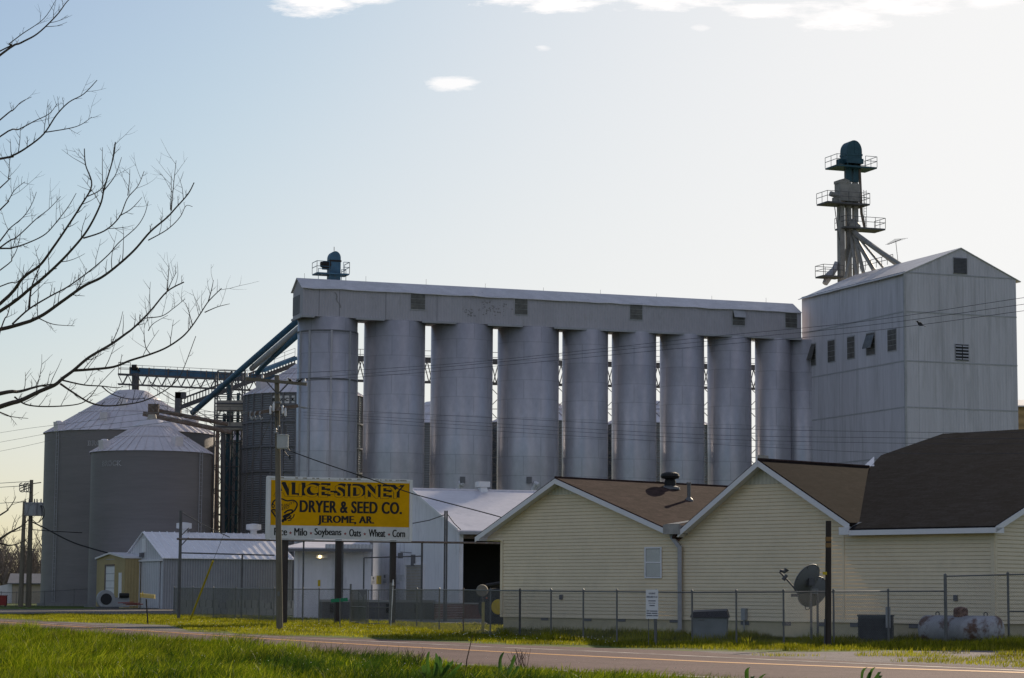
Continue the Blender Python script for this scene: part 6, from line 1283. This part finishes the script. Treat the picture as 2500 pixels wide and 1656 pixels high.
# storage bin with a dark lid
Db = Fr((P(1688, 1568, 78.5).x, 78.5, 0), -8); dw = Db.at(1776, 1568)[0]; dz = P(1690, 1508, 78.5).z; dt = P(1730, 1492.5, 78.5).z
t = thing('storage_bin', Db(dw / 2, .5), 'grey lidded yard bin with a dark sloped lid behind the fence beside the downspout', 'bin'); obj('body', MB().hexa([Db(.06, 0, .04), Db(dw - .06, 0, .04), Db(dw - .06, .9, .04), Db(.06, .9, .04), Db(0, -.02, dz), Db(dw, -.02, dz), Db(dw, .95, dz), Db(0, .95, dz)]), M_steelgreen, t)
obj('lid', MB().hexa([Db(-.05, -.08, dz + .003), Db(dw + .05, -.08, dz + .003), Db(dw + .05, 1.0, dz + .003), Db(-.05, 1.0, dz + .003), Db(.03, .0, dt - .03), Db(dw - .03, .0, dt + .02), Db(dw - .03, .95, dt + .08), Db(.03, .95, dt + .03)]), M_dumplid, t); obj('handle', MB().box(Db, dw * .2, dw * .36, -.05, -.021, dz - .09, dz - .05), M_galv, t); obj('foot', MB().box(Db, .1, .25, .1, .8, 0, .038).box(Db, dw - .25, dw - .1, .1, .8, 0, .038), M_dumplid, t)
# yellow stand with round tan disc, and the machine wheel behind the office corner
g = G(1179, 1545); t = thing('pedestal_fan', g, 'weathered yellow stand carrying a round tan disc head beside the office corner', 'stand'); D0 = g.y
obj('column', MB().hexa([g + Vector((-.06, -.05, .12)), g + Vector((.06, -.05, .12)), g + Vector((.06, .05, .12)), g + Vector((-.06, .05, .12)), P(1176, 1470, D0 - .04), P(1183.5, 1470, D0 - .04), P(1183.5, 1470, D0 + .04), P(1176, 1470, D0 + .04)]), mat('worn_yellow', (.42, .36, .12), .6, var=.2, scale=6, col2=(.3, .26, .2), c2=(.55, .7)), t)
obj('foot', MB().bar(g + Z * .15, g + Vector((-.3, -.1, 0)), .05).bar(g + Z * .15, g + Vector((.3, -.15, 0)), .05).bar(g + Z * .15, g + Vector((.05, .3, 0)), .05), bpy.data.materials['worn_yellow'], t)
hc = P(1177, 1442, D0); obj('disc', MB().tube([hc + Vector((0, -.06, 0)), hc + Vector((0, .06, 0))], [.23, .25], 24), M_cloth, t); obj('neck', MB().tube([P(1179.5, 1470, D0), P(1177, 1455, D0)], .025, 8), M_steel, t); obj('reflector', MB().ball(P(1188, 1460, D0), .03, 6), mat('orange_reflector', (.7, .08, .02), .4), t)
wc = P(1212, 1482, 118); t = thing('machine_wheel', Vector((wc.x, wc.y, 0)), 'dark tyre with a yellow rim of a machine parked behind the office corner', 'wheel'); R_ = wc.z if wc.z > .4 else .8
wx = Fr(wc, 25); obj('tyre', MB().tube([wx(0, -.2, 0), wx(0, -.12, 0), wx(0, .12, 0), wx(0, .2, 0)], [R_ * .9, R_, R_, R_ * .9], 32), M_rubber, t); obj('rim', MB().tube([wx(0, -.225, 0), wx(0, -.205, 0)], [.34, .38], 24), M_ylwp, t); obj('hub', MB().tube([wx(0, -.26, 0), wx(0, -.23, 0)], .12, 12), M_ylwp, t); obj('mudguard', MB().tube([wx(-R_ * 1.1 + R_ * .0, 0, R_ * .6), wx(-R_ * .6, 0, R_ * 1.1), wx(R_ * .3, 0, R_ * 1.25), wx(R_ * .9, 0, R_ * .9)], .12, 8), M_black, t)
# ------------------------------------------------------------------ far wood, weeds, tree
random.seed(21); m = MB()
for k in range(520):
    x = random.uniform(-190, -60); D = random.uniform(560, 640); px_x = x * (600 / D); hgt = random.uniform(9, 15) * (1 if random.random() < .8 else 1.25); b = Vector((x, D, 0)); w = random.uniform(.12, .3)
    m.tube([b, b + Z * hgt * .5], [w, w * .6], 4, cap=False)
    for j in range(16):
        a = random.uniform(0, 6.28); h0 = hgt * random.uniform(.1, .8); ln = random.uniform(2, 4.6); p = b + Z * h0; q = p + Vector((math.cos(a) * ln * .6, math.sin(a) * ln * .6, ln)); m.tube([p, q], [.10, .03], 3, cap=False)
        for i in range(3): a2 = random.uniform(0, 6.28); r_ = p.lerp(q, random.uniform(.3, .9)); m.tube([r_, r_ + Vector((math.cos(a2) * .9, math.sin(a2) * .9, 1.2))], [.06, .03], 3, cap=False)
tag(obj('far_wood', m, M_farwood, loc=(-120, 600, 0)), 'brown leafless wood on the horizon at the far left', 'wood', kind='stuff')
def weed(label, px, py, D, leaves, seed, sc=1.0):
    random.seed(seed); g = G(px, py + 30); g = P(px, py, D); g.z = 0; t = thing('broadleaf_weed', g, label, 'weed', 'broad leaved weeds in the foreground')
    for (tx, ty, w, bend) in leaves:
        tipp = P(tx, ty, D + random.uniform(-.25, .25)); m = MB(); n = 10; base = g + Vector((random.uniform(-.05, .05), random.uniform(-.05, .05), .02)); mid = base.lerp(tipp, .55) + Vector((bend, random.uniform(-.05, .05), .12)); pts = catmull([base, mid, tipp], n // 2); L_ = len(pts); side = Vector((1, random.uniform(-.6, .6), 0)).normalized(); pv = None
        for i, c in enumerate(pts):
            f_ = i / (L_ - 1); ww = w * .72 * ((1 - f_) ** .75 * (.35 + 1.5 * f_ ** .6) + .02) * (1 + .16 * math.sin(11 * f_ + tx)); fold = Vector((0, -.5 * ww, .15 * ww)); cur = (c - side * ww + fold, c, c + side * ww + fold)
            if pv: m.face([pv[0], pv[1], cur[1], cur[0]]); m.face([pv[1], pv[2], cur[2], cur[1]])
            pv = cur
        obj('leaf', m, M_leaf, t, smooth=True)
weed('tall leafy weed clump in the grass left of the dry stalk', 1050, 1700, 37, [(1048, 1590, .05, -.05), (1064, 1594, .07, .05), (1072, 1602, .06, .08), (1038, 1622, .06, -.05), (1095, 1616, .06, .1), (1106, 1613, .06, .1), (1127, 1617, .05, .15), (1080, 1630, .08, .05), (1045, 1640, .07, -.1), (1120, 1640, .05, .1)], 1)
weed('twin bladed leafy weed in the grass right of the dry stalk', 1222, 1700, 37.5, [(1230, 1592, .055, -.06), (1257, 1598, .05, .05), (1262, 1626, .06, .12), (1240, 1630, .07, .02), (1213, 1640, .05, -.05)], 2)
weed('small pointed weed poking over the road edge right of centre', 1826, 1720, 37, [(1831, 1629, .05, -.04), (1877, 1646, .04, .06), (1841, 1652, .05, .02)], 3)
weed('fan shaped weed at the bottom right in front of the road', 2108, 1730, 37, [(2118, 1629, .04, -.04), (2137, 1629, .04, .0), (2148, 1640, .05, .08), (2149, 1650, .05, .1), (2128, 1640, .06, .02)], 4)
g0 = P(1131, 1690, 38); g0.z = 0; tag(obj('dry_stalk', MB().tube([g0, P(1140, 1610, 38), P(1154, 1550, 38)], [.014, .011, .006], 6), M_stalk), 'single dark dry stalk leaning right in the foreground grass', 'stalk')
random.seed(31)
for k, (px, lab) in enumerate(((1014, 'thin bare brown weed tuft on the road edge left of the leafy clump'), (1275, 'thin bare brown weed tuft on the road edge right of the twin leaf'))):
    g = G(px, 1640); m = MB()
    for j in range(16): a = random.uniform(-.5, .5); p = g + Vector((random.uniform(-.12, .12), random.uniform(-.1, .1), 0)); q = p + Vector((a * .4, random.uniform(-.1, .1), random.uniform(.3, .5))); m.tube([p, q], [.006, .003], 4); r_ = p.lerp(q, .6); m.tube([r_, r_ + Vector((random.uniform(-.12, .12), 0, .15))], [.004, .002], 4)
    tag(obj('dry_weed', m, M_stalk), lab, 'weed', 'dry weeds on the road edge')
# ------------------------------------------------------------------ bare tree reaching in from the left
random.seed(77); TDp = 24.0; tx = P(-430, 1000, TDp).x
tree = thing('bare_tree', Vector((tx, TDp, 0)), 'leafless tree whose dark branches reach in along the left edge', 'tree')
trunk = catmull([(tx, TDp, -.05), (tx + .05, TDp, 1.2), (tx - .03, TDp, 2.4), (tx + .1, TDp, 4.0), (tx + .0, TDp, 6.0), (tx + .2, TDp, 9.0)], 4)
obj('trunk', MB().tube(trunk, [max(.26 * (1 - .85 * i / (len(trunk) - 1)), .03) for i in range(len(trunk))], 14), M_bark, tree)
BR = [([(0, 135), (51, 105), (92, 82), (138, 38), (163, 5), (185, -15)], 6, 520), ([(0, 125), (23, 107), (56, 82), (107, 46), (138, -2)], 3.5, 520), ([(0, 334), (46, 316), (84, 296), (120, 278), (140, 253)], 4, 640), ([(0, 293), (31, 270), (51, 250), (77, 237)], 3.5, 640),
      ([(0, 388), (31, 380), (66, 360), (107, 327), (138, 281), (168, 250), (204, 230), (237, 196)], 6, 700), ([(107, 324), (168, 314), (199, 304), (224, 286)], 3, None), ([(0, 459), (20, 434), (23, 398), (28, 372)], 3, 720), ([(0, 513), (20, 490), (36, 464), (61, 444)], 3.5, 760), ([(0, 589), (23, 559), (56, 531), (77, 500), (89, 469)], 3.5, 800),
      ([(0, 605), (41, 579), (87, 536), (120, 510), (148, 480)], 4, 820), ([(0, 607), (31, 605), (71, 592), (112, 571), (143, 536), (168, 503), (186, 472)], 4.5, 820),
      ([(0, 742), (56, 679), (97, 648), (128, 607), (163, 556), (199, 500), (224, 452), (209, 403), (206, 363)], 9, 960), ([(214, 480), (250, 459), (270, 408), (281, 347)], 3, None), ([(0, 760), (77, 702), (128, 658), (173, 612), (214, 561), (245, 500), (255, 459), (276, 388), (282, 347)], 9, 980),
      ([(252, 470), (250, 429), (250, 360)], 3, None), ([(255, 464), (281, 429), (297, 384)], 3, None), ([(71, 755), (77, 702), (99, 648)], 7, None), ([(20, 800), (92, 776), (153, 735), (204, 699), (245, 679), (281, 653), (327, 612), (367, 566), (408, 531), (429, 508), (459, 474), (474, 446)], 10, 1010),
      ([(418, 515), (423, 459), (430, 392)], 3, None), ([(416, 512), (418, 470), (418, 428)], 2.5, None), ([(362, 587), (408, 561), (439, 531), (454, 503), (470, 505)], 3, None), ([(30, 792), (71, 755), (122, 724), (168, 699), (224, 658), (265, 622), (291, 592), (332, 556), (352, 526), (362, 492)], 5, None),
      ([(204, 582), (255, 564), (291, 531), (311, 485), (337, 454), (352, 418)], 4.5, None), ([(291, 528), (321, 510), (347, 482)], 3, None), ([(312, 478), (316, 440), (317, 413)], 2.5, None), ([(0, 993), (48, 979), (96, 956), (134, 940), (153, 924), (179, 905), (217, 873), (271, 841), (306, 816), (327, 800), (367, 760), (408, 712), (449, 689)], 13, 1080),
      ([(408, 712), (411, 670), (413, 648)], 3, None), ([(409, 710), (420, 685), (431, 664)], 2.5, None), ([(0, 961), (48, 956), (96, 943), (143, 937)], 11, 1050), ([(179, 905), (223, 902), (277, 896), (319, 880), (367, 865), (408, 848), (446, 822), (469, 796), (490, 765), (510, 735), (541, 704)], 7.5, None),
      ([(500, 763), (530, 750), (561, 742)], 3, None), ([(508, 738), (517, 705), (521, 684)], 3, None), ([(470, 795), (462, 765), (453, 740)], 2.5, None), ([(147, 937), (179, 959), (217, 982), (255, 991), (303, 988), (351, 979), (399, 956), (427, 934), (446, 905), (478, 821)], 5.5, None), ([(35, 969), (64, 988), (118, 993), (191, 987), (220, 969), (242, 940), (280, 900)], 4.5, None),
      ([(150, 928), (204, 940), (249, 943), (287, 947), (300, 943)], 4.5, None), ([(249, 944), (274, 963), (319, 975), (355, 972)], 3.5, None), ([(0, 1007), (26, 1017), (69, 1022)], 3.5, 1100), ([(327, 800), (340, 790), (352, 778), (395, 772), (425, 752), (452, 730)], 4, None), ([(92, 776), (130, 792), (182, 796)], 3, None),
      ([(0, 1258), (19, 1244), (32, 1227), (39, 1213)], 4, 1250), ([(0, 1316), (35, 1295), (58, 1281), (69, 1269)], 6, 1290), ([(0, 1327), (23, 1332), (48, 1326), (68, 1315)], 4.5, 1300), ([(153, 737), (176, 718), (200, 690), (212, 655)], 3, None), ([(271, 842), (290, 800), (300, 760)], 2.5, None), ([(0, 660), (30, 630), (44, 600), (52, 560)], 3, 880), ([(0, 810), (18, 770), (30, 735), (62, 720)], 3.5, 990), ([(368, 866), (355, 845), (352, 800), (362, 780)], 2.5, None), ([(362, 808), (375, 790), (410, 770)], 2.5, None), ([(0, 700), (40, 690), (70, 660), (84, 640)], 3, 900)]
mb, mt_ = MB(), MB(); rD = [0]
def twig(p, d, ln, r, dep=0):
    pts = [p]; q = p.copy(); dd = d.normalized()
    for k in range(4): dd = (dd + Vector((random.uniform(-.18, .18), random.uniform(-.25, .25), random.uniform(-.05, .22)))).normalized(); q = q + dd * ln / 4; pts.append(q.copy())
    mt_.tube(pts, [r, r * .85, r * .7, r * .55, r * .35], 4, cap=False)
    if dep < 1:
        for k in (1, 2, 3):
            if random.random() < .55: s = dd.cross(Vector((0, 1, 0))) * random.choice((-1, 1)); twig(pts[k], dd * .7 + s * .8 + Vector((0, random.uniform(-.4, .4), .15)), ln * random.uniform(.25, .5), r * .6, dep + 1)
for bi_, (pts, w, hub_y) in enumerate(BR):
    x0 = pts[0][0]; D0 = 24 + math.sin(bi_ * 2.4) * (.8 if hub_y else .25); slope = random.uniform(-.004, .004) if hub_y else random.uniform(-.002, .002)
    w3 = [P(x, y, D0 + slope * (x - x0)) for x, y in pts]; n0 = 0
    if hub_y is not None:          # carry the limb back to the trunk
        hz = P(-430, hub_y + 330, TDp).z; a = Vector((tx + .05, TDp, max(hz, 1.5))); d0 = (w3[0] - w3[1]); mid = w3[0] + d0.normalized() * ((w3[0] - a).length * .45); mid.z = max(mid.z, a.z + .1); mid.y = (w3[0].y + TDp) / 2
        w3 = [a, a.lerp(mid, .6), mid] + w3; n0 = 3
    path = catmull(w3, 5); L_ = len(path); r0 = w / 2 * D0 / FPX * .9
    rad = []
    for i in range(L_): f_ = max(0, (i - n0 * 5)) / max(1, L_ - 1 - n0 * 5); rad.append(r0 * (1.0 if i >= n0 * 5 else 1.0 + .9 * (1 - i / (n0 * 5))) * (1 - .78 * f_ ** .8) + .0012)
    mb.tube(path, rad, 7 if w > 5 else 5, cap=False)
    for i in range(n0 * 5 + 2, L_ - 1):
        if random.random() < .36:
            d = (path[i + 1] - path[i - 1]).normalized(); s = Vector((-d.z, 0, d.x)) * random.choice((-1, 1, 1)); ln = random.uniform(.08, .34) * (1 if random.random() < .8 else 1.25)
            if random.random() < .35: ln *= .35
            twig(path[i], d * .7 + s * random.uniform(.5, 1.0) + Vector((0, random.uniform(-.7, .7), .25)), ln, max(.0022, min(.0045, rad[i] * .5)))
obj('branches', mb, M_bark, tree); obj('twigs', mt_, M_bark, tree)
